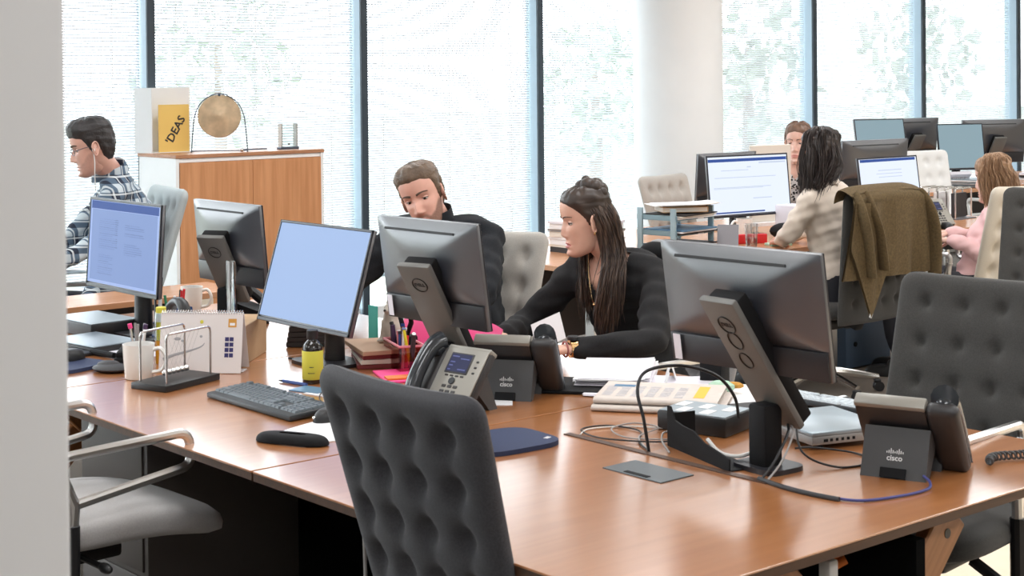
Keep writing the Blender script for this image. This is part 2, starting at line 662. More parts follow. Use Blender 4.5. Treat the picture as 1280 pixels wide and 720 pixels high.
def rounded(pts, r=.03, n=5, closed=False):
    """polyline with its corners rounded"""
    P = [Vector(p) for p in pts]
    out = []
    N = len(P)
    for i in range(N):
        if not closed and i in (0, N - 1):
            out.append(P[i])
            continue
        a, b, c = P[i - 1], P[i], P[(i + 1) % N]
        d1, d2 = (a - b), (c - b)
        rr = min(r, d1.length * .49, d2.length * .49)
        s, e = b + d1.normalized() * rr, b + d2.normalized() * rr
        for k in range(n + 1):
            t = k / n
            out.append(s * (1 - t) ** 2 + b * 2 * t * (1 - t) + e * t * t)
    return out


def text_mesh(name, text, size, mats, parent, M, depth=.0006, bold=False, align='CENTER'):
    cu = bpy.data.curves.new(name, 'FONT')
    cu.body = text
    cu.size = size
    cu.extrude = depth
    cu.align_x = align
    cu.align_y = 'CENTER'
    cu.resolution_u = 2
    if bold:
        cu.offset = size * .018
    t = bpy.data.objects.new(name, cu)
    COL.objects.link(t)
    dg = bpy.context.evaluated_depsgraph_get()
    me = bpy.data.meshes.new_from_object(t.evaluated_get(dg))
    bpy.data.objects.remove(t)
    me.materials.clear()
    me.materials.append(MATS[mats])
    me.transform(M)
    o = bpy.data.objects.new(name, me)
    COL.objects.link(o)
    o.parent = parent
    return o


def frame_matrix(origin, xdir, ydir):
    x = Vector(xdir).normalized()
    y = Vector(ydir)
    y = (y - x * y.dot(x)).normalized()
    z = x.cross(y)
    M = Matrix((x, y, z)).transposed().to_4x4()
    M.translation = Vector(origin)
    return M


def voxel(mb, size, iters=6, factor=.5):
    """fuses the shapes of an MB into one closed smooth skin; returns a mesh without materials"""
    me = bpy.data.meshes.new('tmp')
    me.from_pydata(mb.v, [], mb.f)
    o = bpy.data.objects.new('tmp', me)
    COL.objects.link(o)
    r = o.modifiers.new('r', 'REMESH')
    r.mode = 'VOXEL'
    r.voxel_size = size
    s = o.modifiers.new('s', 'SMOOTH')
    s.factor = factor
    s.iterations = iters
    dg = bpy.context.evaluated_depsgraph_get()
    out = bpy.data.meshes.new_from_object(o.evaluated_get(dg))
    bpy.data.objects.remove(o)
    bpy.data.meshes.remove(me)
    return out


def mesh_to_mb(me, mb, M=None, mi=0):
    mb.mi = mi
    mb.add([v.co.copy() for v in me.vertices], [tuple(p.vertices) for p in me.polygons], M)
    mb.mi = 0

# ------------------------------------------------------------------ room shell
WY = 8.5          # inner face of the window wall
MX0, MDX = 4.44, 1.511
struct(MB().box((24, 4.85, .1), (5, 6.325, -.05)).build('floor', 'carpet'))
struct(MB().box((10.75, 12.15, .1), (-1.625, -2.175, -.05)).build('floor', 'carpet'))
struct(MB().box((13.25, 12.15, .1), (10.375, -2.175, -.05)).build('floor', 'floor_pale'))
struct(MB().box((24, 17.2, .1), (5, .35, 3.0)).build('ceiling', 'ceiling_paint'))
struct(MB().box((.2, 17.2, 3.1), (17.0, .35, 1.5)).build('wall_right', 'white_paint'))
struct(MB().box((.2, 17.2, 3.1), (-7.0, .35, 1.5)).build('wall_left', 'white_paint'))
struct(MB().box((24, .2, 3.1), (5, -8.25, 1.5)).build('wall_back', 'white_paint'))
struct(MB().box((24.0, .25, .15), (5, 8.66, .075)).build('wall_front', 'white_paint'))
struct(MB().box((24.0, .25, .12), (5, 8.66, 2.94)).build('trim_1', 'white_paint'))
# near pillar at the left of the frame
struct(MB().box((.60, .5, 3.0), (.2765, 1.50, 1.5), bev=.006).build('trim_2', 'pillar_paint'))
# round column in front of the windows
struct(MB().cyl(.32, 3.0, (8.36, 8.02, 1.5), n=64).build('trim_3', 'white_paint', smooth=30))

pane_mesh = MB().box((MDX - .05, .008, 2.75), (0, 0, 0)).mesh('pane', 'window_glass', 0)
win_i = 0
for k in range(-7, 8):
    win_i += 1
    x0 = MX0 + MDX * k
    m = MB()
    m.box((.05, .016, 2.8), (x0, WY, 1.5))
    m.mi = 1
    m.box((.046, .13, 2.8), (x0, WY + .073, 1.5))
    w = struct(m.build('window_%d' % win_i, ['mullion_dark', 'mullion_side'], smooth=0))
    MB().box((MDX - .046, .05, .02), (x0 + MDX / 2, WY + .09, .345)).build('transom', 'mullion_side', w, smooth=0)
    p = bpy.data.objects.new('pane', pane_mesh)
    COL.objects.link(p)
    p.parent = w
    p.location = (x0 + MDX / 2, WY + .125, 1.52)

# blinds, one per window in view
bw = MDX - .06
sl = MB()
z = .44
while z < 2.84:
    sl.box((bw, .0165, .0012), (0, 0, z), rot=(math.radians(34), 0, 0))
    z += .0168
slat_mesh = sl.mesh('slats', 'blind_slat', 0)
cd = MB()
for cx in (-.55, 0, .55):
    for dy in (-.009, .009):
        cd.box((.003, .0012, 2.4), (cx, dy, 1.64))
cord_mesh = cd.mesh('ladder_cords', 'cord_white', 0)
rail_mesh = MB().box((bw, .03, .03), (0, 0, 2.865)).mesh('head_rail', 'white_paint', 0)
brail_mesh = MB().box((bw, .018, .012), (0, 0, .428)).mesh('bottom_rail', 'white_paint', 0)
blind_words = ['behind the man in the checked shirt', 'behind the bronze gong on the wooden cabinet',
               'behind the man in the black sweater', 'behind the woman in black',
               'directly right of the round white column', 'above the woman in the cream blouse',
               'behind the dark monitor at the upper right', 'cut off by the right edge of the photo']
for i, k in enumerate(range(-1, 7)):
    b = thing('window_blind', 'white venetian blind with thin slats ' + blind_words[i], 'blind', (MX0 + MDX * (k + .5), WY + .085, 0), group='venetian blinds on the window wall')
    for nm, me in (('slats', slat_mesh), ('ladder_cords', cord_mesh), ('head_rail', rail_mesh), ('bottom_rail', brail_mesh)):
        o = bpy.data.objects.new(nm, me)
        COL.objects.link(o)
        o.parent = b
        if nm == 'slats':
            stuff(o)

# outside: ground, pale building, trees
struct(MB().box((120, 60, .1), (20, 38.9, -.45)).build('ground_outside', 'ground'))


def tree(x, y, h, seed, label):
    rr = random.Random(seed)
    t = thing('tree', label, 'tree', (x, y, -.4), group='trees outside the windows')
    MB().tube([(0, 0, 0), (.05, .02, h * .4), (0, 0, h * .75)], [.12, .09, .04], 8).build('trunk', 'bark', t)
    m = MB()
    for i in range(200):
        a, b, c = rr.gauss(0, 1), rr.gauss(0, 1), rr.gauss(0, 1)
        l = math.sqrt(a * a + b * b + c * c) + 1e-6
        q = rr.random() ** .4
        p = Vector((a / l * q * h * .36, b / l * q * h * .36, h * .66 + c / l * q * h * .36))
        s = rr.uniform(.10, .22)
        m.box((s, s * .8, .02), p, rot=(rr.uniform(0, 6), rr.uniform(0, 6), rr.uniform(0, 6)))
    stuff(m.build('crown', 'leaf', t, smooth=0))


tree(17.6, 15.5, 3.2, 1, 'young leafy tree outside, seen through the blind right of the round column')
tree(24.5, 17.5, 3.4, 2, 'leafy tree outside behind the far right blind')
tree(11.2, 19.5, 3.4, 3, 'leafy tree outside behind the blind above the gong')
tree(15.6, 16.6, 2.8, 4, 'leafy tree outside just left of the round white column')

# ------------------------------------------------------------------ desks
DZ = .735


def bench(y0, y1, label, slot=None):
    xm, yl = 2.74, y1 - y0
    t = thing('bench_desk', label, 'desk', (xm, y0, 0), group='cherry bench desks in the front row')
    top = MB()
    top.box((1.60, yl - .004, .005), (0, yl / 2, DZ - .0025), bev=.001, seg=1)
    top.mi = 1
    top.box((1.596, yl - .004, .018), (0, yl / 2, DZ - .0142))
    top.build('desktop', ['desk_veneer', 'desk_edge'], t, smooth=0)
    for yy in (.09, yl - .09):
        for s in (-1, 1):
            m = MB().box((.10, .035, .93), (0, 0, 0), bev=.004, seg=1)
            m.build('leg', 'leg_wood', t, loc=(-.06, yy + s * .0178, .352), rot=(0, s * math.radians(44), 0))
            MB().cyl(.011, .006, (0, 0, 0), rot=(PI / 2, 0, 0), n=12).build('bolt', 'black_plastic', t, loc=(-.06 + s * .29, yy - (.019 if s < 0 else -.002), .645))
    MB().box((.03, yl - .02, .66), (.02, yl / 2, .36)).build('underdesk_panel', 'shade_black', t, smooth=0)  # black sheet added to block window light and darken the space below
    MB().box((1.2, .05, .05), (0, yl / 2, DZ - .056)).build('crossbeam', 'black_plastic', t, smooth=0)
    if slot:
        MB().box((.022, slot[1] - slot[0], .004), (0, (slot[0] + slot[1]) / 2 - y0, DZ + .0005)).build('cable_slot', 'desk_edge', t, smooth=0)
    return t


d1 = bench(1.96, 3.24, 'wooden bench desk nearest the camera, carrying the large right-hand monitor', (2.36, 3.03))
d2 = bench(3.244, 4.488, 'middle wooden bench desk between the woman in black and the armchair', None)
d3 = bench(4.492, 5.74, 'wooden bench desk farthest back in the front row, nearest the cabinet', None)
fl = MB().box((.108, .19, .003), (0, 0, 0), bev=.001, seg=1).build('cable_flap', 'flap_grey', d1, loc=(2.615 - 2.74, 2.615 - 1.96, DZ + .0012))
MB().box((.014, .075, .002), (0, 0, 0)).build('flap_slot', 'matte_black', fl, loc=(-.040, -.005, .0016))
struct_panel = thing('drawer_pedestal', 'taupe drawer pedestal under the desk behind the grey armchair', 'pedestal', (2.36, 4.30, 0))
MB().box((.50, .42, .66), (0, 0, .36), bev=.006).build('body', 'taupe_panel', struct_panel)
for i in range(3):
    MB().box((.008, .38, .19), (-.253, 0, .15 + i * .205), bev=.003).build('drawer', 'taupe_panel', struct_panel)


def table(x0, x1, y0, y1, label):
    t = thing('office_desk', label, 'desk', ((x0 + x1) / 2, (y0 + y1) / 2, 0), group='desks in the background')
    w, d = x1 - x0, y1 - y0
    m = MB().box((w, d, .026), (0, 0, DZ - .013), bev=.002, seg=1)
    m.build('desktop', 'desk_veneer_pale', t, smooth=0)
    for sx in (-1, 1):
        for sy in (-1, 1):
            MB().box((.06, .06, DZ - .026), (sx * (w / 2 - .12), sy * (d / 2 - .15), (DZ - .026) / 2)).build('leg', 'aluminium', t, smooth=0)
    MB().box((w - .4, .02, .4), (0, 0, .5)).build('underdesk_panel', 'panel_dark', t, smooth=0)
    return t


wood('desk_veneer_pale', (.50, .24, .12), (.60, .30, .16), stretch=(1, 22, 22), rough=.22)
table(5.1, 6.85, 5.42, 6.80, 'background wooden desk under the paper trays and the red box')
table(6.86, 8.75, 5.42, 6.80, 'background wooden desk in front of the girl in the pink jacket')
table(9.7, 12.9, 7.15, 8.25, 'far desk below the windows with four monitors on it')
table(2.0, 3.6, 6.05, 6.38, 'narrow wooden side desk end beyond the leftmost monitor')


# ------------------------------------------------------------------ chairs
def back_surface(W0, W1, H, T, tuftA, chanB, cols, rows, r0, dr, tr=.0005):
    """tufted back: returns an MB in the plane y (width), z (height), thickness along x"""
    nu, nv = 61, 73
    mb = MB()
    us = np.sin(np.linspace(-PI / 2, PI / 2, nu))
    vs = (np.linspace(0, 1, nv))
    vs = .5 - .5 * np.cos(vs * PI) * (.35) - .5 * (1 - 2 * vs) * .65
    for side in (1, -1):
        verts = []
        for v in vs:
            zz = v * H
            w = W0 + (W1 - W0) * v
            rad = .045
            inset = 0
            if zz > H - rad:
                q = (zz - (H - rad)) / rad
                inset = rad * (1 - math.sqrt(max(0, 1 - q * q)))
            for u in us:
                yy = u * (w / 2 - inset)
                ed = max(0, 1 - abs(u) ** 10) ** .5 * max(0, 1 - abs(2 * v - 1) ** 16) ** .5
                t = T / 2 * ed
                d = 0
                uc = u * 1.0
                for c in range(cols):
                    cu = -.66 + 1.32 * c / (cols - 1)
                    du = (uc - cu) * w / 2
                    inrow = 1 / (1 + math.exp(-(zz - (H - r0 - dr * (rows - 1) - .05)) / .012)) * 1 / (1 + math.exp((zz - (H - r0 + .035)) / .012))
                    d += chanB * math.exp(-(du / .013) ** 2) * inrow
                    for rr_ in range(rows):
                        dz = zz - (H - r0 - dr * rr_)
                        if abs(dz) < .09 and abs(du) < .09:
                            d += tuftA * math.exp(-(du * du + dz * dz * .7) / tr)
                            d += tuftA * .35 * math.exp(-(du * du + dz * dz) / .0022)
                x = t - d * ed
                bow = -.018 * (1 - u * u)
                verts.append((side * max(x, .003 * ed) + bow, yy, zz))
        faces = []
        for j in range(nv - 1):
            for i in range(nu - 1):
                q = (j * nu + i, j * nu + i + 1, (j + 1) * nu + i + 1, (j + 1) * nu + i)
                faces.append(q if side > 0 else q[::-1])
        mb.add(verts, faces)
    return mb


BACKS = {}


def back_mesh(fabric, style):
    key = (fabric, style)
    if key not in BACKS:
        if style == 'deep':
            mb = back_surface(.44, .53, .66, .064, .026, .0035, 4, 5, .085, .105)
        elif style == 'soft':
            mb = back_surface(.50, .53, .66, .054, .022, .0008, 4, 5, .09, .115, .00022)
        else:
            mb = back_surface(.44, .52, .62, .058, .024, .004, 4, 4, .095, .12)
        BACKS[key] = mb.mesh('backrest', fabric, 60)
    return BACKS[key]


def chair(x, y, deg, fabric, label, style='mid', top=1.06, seat=.49, arms=True, armz=None, lean=16, base=True, sx=.03, sd=.245, ax=0.0, group='tufted swivel chairs'):
    t = thing('swivel_chair', label, 'chair', (x, y, 0), math.radians(deg), group)
    H = {'deep': .66, 'soft': .66, 'mid': .62}[style]
    L = math.radians(lean)
    b = bpy.data.objects.new('backrest', back_mesh(fabric, style))
    COL.objects.link(b)
    b.parent = t
    zb = top - H * math.cos(L)
    b.location = (-.36 + H * math.sin(L), 0, zb)
    b.rotation_euler = (0, -L, 0)
    s = MB()

    def seat_fn(u, v):
        a = u * 2 * PI
        ca, sa = math.cos(a), math.sin(a)
        k = 1 / (abs(ca) ** 4 + abs(sa) ** 4) ** .25
        prof = [(0, .0), (.55, .0), (.9, .006), (.99, .022), (1.0, .042), (.98, .060), (.90, .073), (.6, .079), (0, .080)]
        f = v * (len(prof) - 1)
        i = min(int(f), len(prof) - 2)
        q = f - i
        rr_ = prof[i][0] * (1 - q) + prof[i + 1][0] * q
        zz = prof[i][1] * (1 - q) + prof[i + 1][1] * q
        px, py = ca * k * sd * rr_ + sx, sa * k * .245 * rr_
        drop = -.014 * max(0, (px - .12) / .15) ** 2
        return (px, py, seat - .08 + zz + drop)
    s.grid(seat_fn, 48, 17, closed_u=True)
    s.build('seat', fabric, t, 60)
    m = MB()
    m.box((.30, .24, .05), (0, 0, seat - .115), bev=.012)
    m.box((.10, .06, .05), (-.2, 0, seat - .10), rot=(0, -.4, 0), bev=.01)
    m.tube(rounded([(-.16, 0, seat - .12), (-.25, 0, seat - .09), (-.30 + .30 * math.sin(L), 0, zb + .12)], .04), [.022] * 8, 8, flat=1.6)
    m.cyl(.008, .16, (.02, -.18, seat - .11), rot=(PI / 2, 0, 0), n=8)
    m.ball((.013, .028, .013), (.02, -.27, seat - .11))
    m.build('mechanism', 'black_plastic', t)
    if arms:
        az = armz or (seat + .21)
        for sgn in (-1, 1):
            yy = sgn * .255
            loop = rounded([(-.06, yy, seat - .02), (-.09, yy, az - .01), (.26, yy, az), (.27, yy, az - .085), (-.05, yy, az - .128)], .032, 5)
            loop = [p + Vector((ax, 0, 0)) for p in loop]
            a = MB().tube(loop, .0125, 10)
            a.tube([(ax - .062, yy, seat - .05), (ax - .052, yy, az - .128), (ax - .085, yy, az - .05)], .0155, 10)
            o = a.build('armrest', 'aluminium', t)
            MB().tube([(ax - .062, yy, seat - .22), (ax - .060, yy, seat + .005)], [.021, .021], 10).tube([(ax - .062, yy, seat - .20), (ax - .06, yy * .5, seat - .13)], .016, 8).build('sleeve', 'black_plastic', o)
    if base:
        MB().cyl(.024, seat - .24, (0, 0, (seat - .14 + .10) / 2 + .005), n=16).build('gas_post', 'chrome', t)
        MB().lathe([(.02, .07), (.045, .075), (.05, .10), (.038, .135), (.028, .14)], n=20).build('hub', 'chrome', t)
        for i in range(5):
            a = 2 * PI * i / 5 + .35
            ca, sa = math.cos(a), math.sin(a)
            g = MB().tube([(.03 * ca, .03 * sa, .115), (.16 * ca, .16 * sa, .098), (.30 * ca, .30 * sa, .074)], [.024, .020, .015], 8, flat=.8)
            lg = g.build('foot', 'chrome', t)
            c = MB()
            c.cyl(.026, .016, (.30 * ca - .012 * sa, .30 * sa + .012 * ca, .027), rot=(PI / 2, 0, a), n=14)
            c.cyl(.026, .016, (.30 * ca + .012 * sa, .30 * sa - .012 * ca, .027), rot=(PI / 2, 0, a), n=14)
            c.box((.03, .04, .022), (.295 * ca, .295 * sa, .054), (0, 0, a), bev=.006)
            c.build('caster', 'black_plastic', lg)
    return t


chair(2.20, 2.535, 0, 'felt_charcoal', 'charcoal tufted chair in the foreground, its back turned to the camera', 'deep', 1.062, arms=False, lean=15)
chair(3.64, 2.57, 188, 'felt_dark', 'dark grey tufted chair at the right, behind the rightmost desk phone', 'soft', 1.062, lean=19, armz=.745, ax=.07)
chair(1.70, 3.84, 2, 'felt_grey', 'light grey chair with bright metal armrests at lower left beside the pillar', 'mid', 1.04, seat=.585, armz=.765, sx=.13, sd=.30)
chair(3.66, 4.71, 203, 'felt_stone', 'light grey tufted chair of the man in the black sweater', 'mid', 1.045, arms=True)
chair(3.90, 3.94, 184, 'felt_mid', 'grey tufted chair occupied by the woman in black', 'mid', 1.04)
chair(3.36, 7.00, 170, 'felt_silver', 'pale grey tufted chair occupied by the man in the checked shirt', 'mid', 1.13, seat=.52)
chair(6.53, 5.26, 90, 'felt_dark', 'dark swivel chair with a brown corduroy jacket over its back', 'soft', 1.06, arms=False, lean=5, sx=-.02)
chair(7.12, 6.56, -80, 'felt_stone', 'stone grey tufted chair behind the paper trays, beside the round column', 'mid', 1.03)
chair(10.08, 6.95, -110, 'felt_white', 'white tufted chair at the far desk below the windows', 'mid', 1.05)
chair(7.40, 4.97, 86, 'felt_beige', 'beige chair occupied by the girl in the pink jacket', 'mid', 1.06)
chair(6.42, 3.95, 195, 'felt_dark', 'dark grey chair cut by the right edge, in front of the beige one', 'soft', 1.10, arms=False)


# ------------------------------------------------------------------ monitors
def screen_rows(parent, boxes, mat_name, x, name='screen_text'):
    """tiny print rows on a screen: boxes of (y0, y1, z0, z1) on the plane x"""
    m = MB()
    for (a, b, c, d) in boxes:
        m.box((.0004, abs(b - a), abs(d - c)), (x, (a + b) / 2, (c + d) / 2))
    return stuff(m.build(name, mat_name, parent, smooth=0))


def monitor(x, y, deg, label, w=.555, h=.326, ztop=1.23, tilt=8, screen='bezel', xoff=.03, z0=DZ, neck=True, logo=True, holes=False, sticker=False,
            text=None, group='flat computer monitors', bezel='bezel', arm=False, swivel=0, yo=0.0):
    """local +x is the way the screen faces"""
    t = thing('computer_monitor', label, 'monitor', (x, y, z0), math.radians(deg), group)
    zc = ztop - z0 - h / 2
    Mt = Matrix.Translation((xoff, yo, zc)) @ Euler((0, -math.radians(tilt), 0)).to_matrix().to_4x4()
    b = MB()
    # case: flat frame in front, dished pyramid behind
    n = 17
    def fb(u, v):
        yy, zz = (u - .5), (v * .76 - .26)
        k = max(abs(yy), abs(v - .5)) * 2
        e = (1 - k)
        d = .012 + .030 * (1 - (1 - min(1, e * 1.25)) ** 2.2)
        return Mt @ Vector((-d, -yy * w, zz * (h - .0) ))
    front = []
    b.grid(fb, 33, 25)
    nb = len(b.v)
    b2 = MB()
    b2.box((.014, w, h), (-.005, 0, 0), bev=.003)
    b2.v = [tuple(Mt @ Vector(p)) for p in b2.v]
    b.add(b2.v, b2.f)
    b.build('case', 'monitor_back', t, 50)
    # lower dark panel at the back, vent slot and side button strip
    lo = MB().box((.012, w * .985, h * .235), (-.012, 0, -h * .378), bev=.003)
    lo.v = [tuple(Mt @ Vector(p)) for p in lo.v]
    lo.build('lower_panel', 'monitor_dark', t)
    vt = MB().box((.006, w * .70, .0065), (-.0285, w * .03, h * .405), rot=(0, math.radians(31), 0))
    vt.v = [tuple(Mt @ Vector(p)) for p in vt.v]
    vt.build('vent', 'monitor_vent', t)
    # screen
    s = MB().box((.003, w - .016, h - .026), (.0022, 0, .004))
    s.v = [tuple(Mt @ Vector(p)) for p in s.v]
    sc = s.build('screen', screen, t, smooth=0)
    fr = MB()
    for (yy, zz, sy, sz) in ((0, h / 2 - .0045, w, .009), (0, -h / 2 + .0060, w, .012), (w / 2 - .004, 0, .008, h), (-w / 2 + .004, 0, .008, h)):
        fr.box((.008, sy, sz), (.002, yy, zz), bev=.0015, seg=1)
    fr.v = [tuple(Mt @ Vector(p)) for p in fr.v]
    fr.build('bezel', bezel, t)
    if text:
        for mt_, boxes in text:
            o = screen_rows(t, boxes, mt_, .0039)
            o.data.transform(Mt)
            o.parent = sc
    if sticker:
        st = MB().box((.001, .022, .062), (-.024, w / 2 - .028, -h * .37))
        st.v = [tuple(Mt @ Vector(p)) for p in st.v]
        st.build('sticker', 'paper_lilac', t, smooth=0)
    # hinge and leaning neck
    hz = zc + .01
    hx = xoff
    nt_x, nt_z = hx - .125, zc + .035
    nb_z = .095
    nb_x = nt_x + .70 * (nt_z - nb_z)
    if neck:
        d = Vector((nb_x - nt_x, 0, nb_z - nt_z))
        L = d.length
        ang = math.atan2(nb_x - nt_x, nt_z - nb_z)
        nk = MB().box((.020, .112, L), (0, 0, 0), bev=.006)
        R_ = Matrix.Translation(((nb_x + nt_x) / 2, 0, (nb_z + nt_z) / 2)) @ Euler((0, -ang, 0)).to_matrix().to_4x4()
        nk.v = [tuple(R_ @ Vector(p)) for p in nk.v]
        nko = nk.build('neck', 'monitor_neck', t)
        nk2 = MB().box((.040, .100, L * .97), (.026, 0, -.004), bev=.006)
        nk2.v = [tuple(R_ @ Vector(p)) for p in nk2.v]
        nk2.build('neck_core', 'matte_black', nko)
        MB().box((.085, .060, .045), (hx - .050, 0, zc + .012), bev=.01).build('hinge', 'monitor_dark', t)
        # logo ring and word on the rear face of the neck
        up = -d.normalized()
        nor = Vector((-math.cos(ang), 0, -math.sin(ang)))
        nor = up.cross(Vector((0, -1, 0)))
        if nor.x > 0:
            nor = -nor
        cpos = Vector((nt_x, 0, nt_z)) - up * .068 + nor * .0112
        M = frame_matrix(cpos, Vector((0, -1, 0)), up)
        if logo:
            rg = MB().tube([M @ Vector((.024 * math.cos(a), .024 * math.sin(a), 0)) for a in np.linspace(0, 2 * PI, 28, endpoint=False)], .0017, 6, closed=True)
            rg.build('logo_ring', 'logo_dark', nko)
            text_mesh('logo_text', 'DELL', .0155, 'logo_dark', nko, M, .0005, bold=True)
        if holes:
            for q, r_ in ((.115, .020), (.175, .018)):
                c2 = Vector((nt_x, 0, nt_z)) - up * q + nor * .0112
                M2 = frame_matrix(c2, Vector((0, -1, 0)), up)
                MB().tube([M2 @ Vector((r_ * math.cos(a), r_ * 1.25 * math.sin(a), 0)) for a in np.linspace(0, 2 * PI, 28, endpoint=False)], .0016, 6, closed=True).build('cable_hole', 'logo_dark', nko)
        MB().box((.060, .055, .15), (nb_x - .068, 0, .078), bev=.008).build('stand_post', 'matte_black', t)
    else:
        MB().tube([(xoff - .075, 0, .01), (xoff - .075, 0, zc + .02)], [.032, .027], 14, flat=1.2).box((.06, .08, .08), (xoff - .050, 0, zc + .01), bev=.01).build('stand_post', 'black_plastic', t)
    bp = MB()
    out = [(-.09 if False else 0, 0)]
    outline = []
    for a in np.linspace(0, 2 * PI, 36, endpoint=False):
        ca, sa = math.cos(a), math.sin(a)
        k = 1 / (abs(ca) ** 5 + abs(sa) ** 5) ** .2
        outline.append(((.060 if neck else .085) * ca * k + (nb_x - .060 if neck else xoff - .05), (.070 if neck else .115) * sa * k))
    bp.slab(outline, .0005, .012)
    bp.build('base_plate', 'monitor_dark', t)
    if neck:
        for o in COL.objects:
            if o.parent == t and o.name.split('.')[0] in ('neck', 'hinge', 'stand_post', 'base_plate'):
                o.rotation_euler = (0, 0, math.radians(swivel))
    return t


monitor(2.80, 2.455, 3, 'large monitor seen from behind at the right, over the cable bracket', tilt=9, ztop=1.255, w=.465, h=.295, yo=.028, sticker=True, holes=True, xoff=.012, swivel=-7)
monitor(2.80, 3.635, 2, 'monitor seen from behind in the centre, left of the woman in black', tilt=8, ztop=1.243, w=.445, h=.305, yo=.022, sticker=True, xoff=0.0, swivel=15)
monitor(2.96, 5.12, 0, 'monitor seen from behind in front of the wooden cabinet', tilt=5, ztop=1.20, xoff=.03, w=.465, h=.30, swivel=28)
monitor(2.79, 4.285, 180, 'monitor with an empty pale blue screen behind the yellow-labelled bottle', w=.525, tilt=17, ztop=1.187, screen='screen_blank', xoff=-.01, neck=False, h=.335)
rows = []
rng = random.Random(3)


def column(y0, y1, z0, z1, step=.0075, jitter=.35, gap=0.0):
    out = []
    z = z1
    while z > z0:
        if rng.random() > gap:
            e = y1 if y1 < y0 else y1
            yy = y0 + (y1 - y0) * (1 - (rng.random() * jitter if rng.random() < .4 else rng.random() * .05))
            out.append((y0, yy, z - .0028, z))
        z -= step
    return out


pg = [(.245, -.235, -.145, .12)]
tx = column(-.19, -.04, -.02, .09) + column(-.19, -.07, -.115, -.04, gap=.25) + column(.01, .16, .03, .085, gap=.25) + column(.01, .15, -.03, .01)
monitor(2.63, 5.265, 180, 'leftmost monitor showing a two-column document, beside the pillar', w=.55, tilt=4, ztop=1.215, screen='screen_doc', xoff=-.005, neck=False,
        text=[('screen_bar', [(.258, -.258, .124, .152)]), ('screen_pale_doc', [(.25, -.25, -.135, .122)]), ('screen_ink', [(a, b, c, d) for a, b, c, d in tx])])
SHEET = tag(MB().box((.004, .05, .30), (0, 0, 0), rot=(0, math.radians(-3), 0)).build('document_holder', 'paper_lilac'), 'white paper sheet standing right beside the leftmost monitor', 'paper')
SHEET.location = (2.665, 5.09, 1.045)
MB().box((.006, .008, .17), (.0, .0, -.225)).build('support_rod', 'black_plastic', SHEET)
ft = MB().box((.08, .06, .006), (0, 0, -.307)).build('foot', 'black_plastic', SHEET)

# background monitors
rowsA = [('screen_bar', [(.29, -.29, .135, .152), (.10, -.29, -.150, -.142)]), ('screen_pale_ink', [(.28, .08, .12, .128), (.02, -.01, .10, .106), (.0, -.2, .085, .089), (.20, -.25, .045, .049), (.16, -.26, -.01, -.006), (.10, -.26, -.015, -.012), (.16, .02, -.075, -.07)])]
monitor(6.80, 6.00, -97, 'lit monitor with a white document screen, left of the woman in the cream blouse', w=.60, h=.345, tilt=6, ztop=1.195, screen='screen_white', neck=False, xoff=.02, text=rowsA, group='background monitors')
rowsB = [('screen_bar', [(.26, -.26, .135, .152)]), ('screen_pale_ink', [(.12, -.10, .08, .085), (.12, -.12, .06, .064), (.12, -.10, .04, .044), (.12, -.12, .0, .005), (.12, -.06, -.02, -.016), (.12, -.10, -.05, -.046)])]
monitor(8.02, 5.95, -92, 'lit monitor showing a page, right of the woman in the cream blouse', w=.56, tilt=8, ztop=1.135, screen='screen_white', neck=False, xoff=.02, text=rowsB, group='background monitors')
monitor(7.03, 6.34, 90, 'dark-backed monitor half hidden behind the left lit screen', w=.50, tilt=4, ztop=1.185, neck=False, group='background monitors')
monitor(8.42, 6.33, 84, 'dark-backed monitor with a top vent behind the right lit screen', w=.60, tilt=6, ztop=1.215, neck=False, group='background monitors')
monitor(10.22, 7.66, -112, 'leftmost pale teal screen of the four far monitors', w=.44, h=.33, tilt=12, ztop=1.285, screen='screen_teal', neck=False, group='far monitors')
monitor(10.76, 7.72, 78, 'grey-backed monitor second from left of the four far monitors', w=.56, h=.34, tilt=6, ztop=1.275, xoff=.05, group='far monitors', logo=False)
monitor(10.98, 7.45, -112, 'pale teal screen third from left of the four far monitors', w=.42, h=.37, tilt=8, ztop=1.23, screen='screen_teal', neck=False, group='far monitors')
monitor(11.50, 7.45, 66, 'dark-backed monitor rightmost of the four far monitors', w=.60, h=.36, tilt=8, ztop=1.25, xoff=.05, group='far monitors', logo=False)


